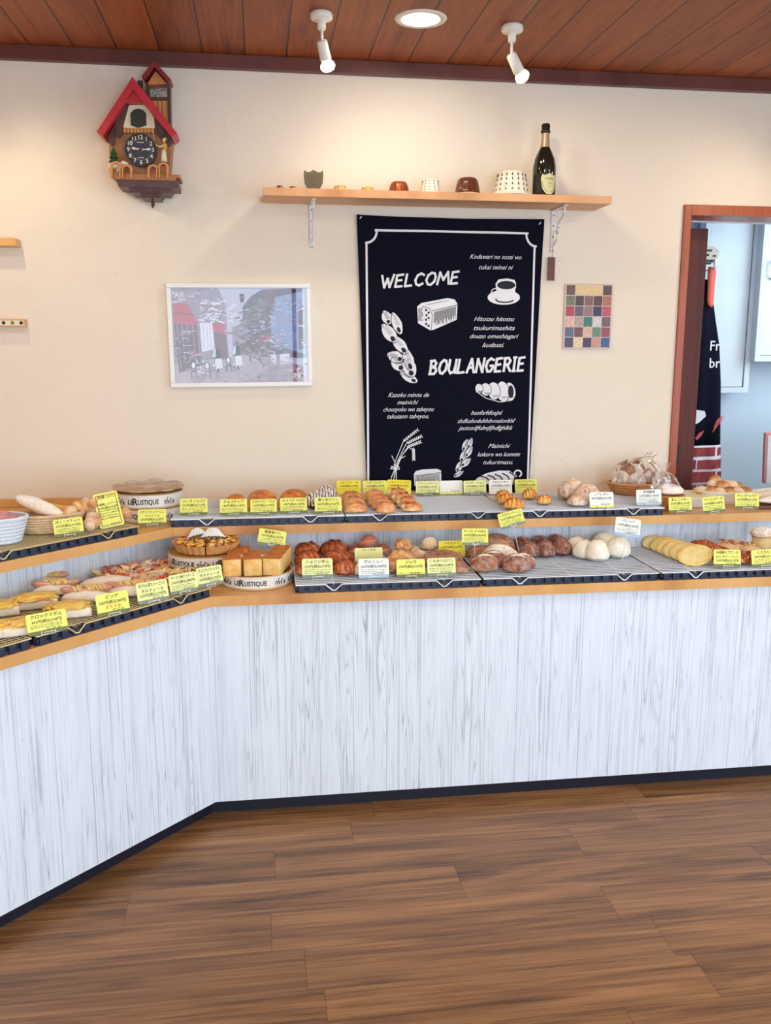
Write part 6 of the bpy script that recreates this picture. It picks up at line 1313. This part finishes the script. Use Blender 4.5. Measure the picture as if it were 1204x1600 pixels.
# upper back worktop
card('yellow card standing alone on the empty left part of the rack', PZ(303, 805, zu), 'パン オ ショコラ', ['200円(税込216円)'], 42, 26, roll=0)
card('yellow card in front of the single orange brown bun', PZ(365, 805, zu), 'チョコチップ', ['180円(税込194円)'], 42, 25)
card('yellow card in front of the pair of golden buns', PZ(412, 804, zu), 'クロワッサン・ブリエ', ['180円(税込194円)'], 41, 24)
card('yellow card in front of the wide golden topped buns', PZ(459, 802, zu), 'ルコプチ クロワ', ['180円(税込194円)'], 42, 24, band='olive')
card('yellow card in front of the white striped dark breads', PZ(513, 803, zu), '栗と赤ワイン', ['280円(税込302円)'], 42, 26)
yb = 3.40
card('bright yellow card behind the left row of filled rolls', PY(545, 772, 3.36), 'イタリフレーキ', ['190円(税込205円)'], 38, 21, 'card_bright', None, small=1)
card('yellow card behind the middle row of golden rolls', PY(586, 772, 3.36), 'イタリミルキー', ['170円(税込183円)'], 38, 21, 'card_yellow', None, small=1)
card('bright yellow card behind the right row of iced rolls', PY(623, 772, 3.36), 'いちじくとくるみ', ['190円(税込205円)'], 38, 22, 'card_bright', None, small=1, roll=-3)
card('pale card at the back of the empty rack, under the drawn loaf', PZ(668, 774, zu), 'フリーシュクリーム', ['160円(税込172円)'], 37, 22, 'card_pale', 'olive')
card('nearly blank pale card at the back of the empty rack', PZ(705, 772, zu), '', [], 37, 21, 'card_white', 'card_yellow', small=0)
card('pale yellow card at the back of the empty rack, right of the blank one', PZ(742, 773, zu), 'パリオ・ショコ', ['180円(税込194円)'], 36, 22, 'card_pale', 'greygreen')
card('white card behind the left heap of croissants', PZ(782, 772, zu), 'クロワッサン', ['180円(税込194円)'], 37, 22, 'card_white', None, small=1)
card('yellow card behind the right croissants below the banner corner', PY(822, 771, 3.38), 'クロワッサン', ['190円(税込205円)'], 36, 22, 'card_yellow', None, small=1)
card('white card leaning on the crusty floury loaves', PZ(940, 793, zu), 'ノアレザン', ['470円(税込507円)'], 39, 24, 'card_white', 'card_yellow', small=0)
card('white card in front of the rattan basket of bagged loaves', PZ(1014, 789, zu), '天然酵母', ['130円(税込140円)'], 41, 24, 'card_white', 'blueband')
card('yellow card in front of the round light wood box', PZ(1063, 801, UZ+.006), 'あんこバター', ['250円(税込270円)'], 38, 24)
card('yellow card in front of the low white box', PZ(1116, 801, UZ+.006), 'ベーコンチーズ', ['230円(税込248円)'], 36, 25, roll=4)
card('yellow card in front of the oval dish of floured rolls', PZ(1167, 795, UZ+.006), 'チョコチャバツ', ['200円(税込216円)'], 40, 24, roll=-2)
# left counter
card('yellow card in front of the cheese toasts at the left', PZ(76, 989, zl), 'クロックマダム', ['300円(税込324円)'], 60, 33, yaw=22, roll=3, small=2)
card('bright yellow card with red writing in front of the sausage rolls', PZ(179, 960, zl), 'ピッケ', ['260円(税込280円)', 'おすすめ'], 50, 34, 'card_yellow', 'olive', yaw=22, roll=3, red=True, small=0)
card('pale yellow card for leek and bacon, third from the corner', PZ(241, 941, zl), 'ほうれん草とベーコンの', ['タルティーヌ', '250円(税込270円)'], 49, 33, 'card_pale', 'greygreen', yaw=22, roll=3, small=1)
card('pale yellow card for bacon and potato, second from the corner', PZ(289, 926, zl), 'ベーコンポテトチーズ', ['260円(税込280円)'], 45, 30, 'card_pale', 'greygreen', yaw=22, roll=3)
card('pale yellow card at the corner end of the left rack', PZ(330, 915, zl), 'カニとモッツァレラの', ['タルティーヌ', '250円(税込270円)'], 41, 30, 'card_pale', 'greygreen', yaw=22, roll=3, small=1)
card('small yellow card in front of the cane basket and twisted breads', PZ(109, 837, zu), 'ほっこりナッツ', ['370円(税込399円)'], 44, 27, yaw=18, roll=3)
card('tall yellow card with a brown border, behind the rack edge', PZ(176, 823, zu), '特選 12の2', ['', '『胡桃』のブール', '300円(税込324円)'], 37, 54, 'card_yellow', None, yaw=18, roll=8, tall=True)
card('small yellow card in front of the corner cheese boxes', PZ(238, 821, UZ+.006), 'バゲットカンパーニュ', ['ファミーユ', '300円(税込324円)'], 43, 25, yaw=4, small=0)
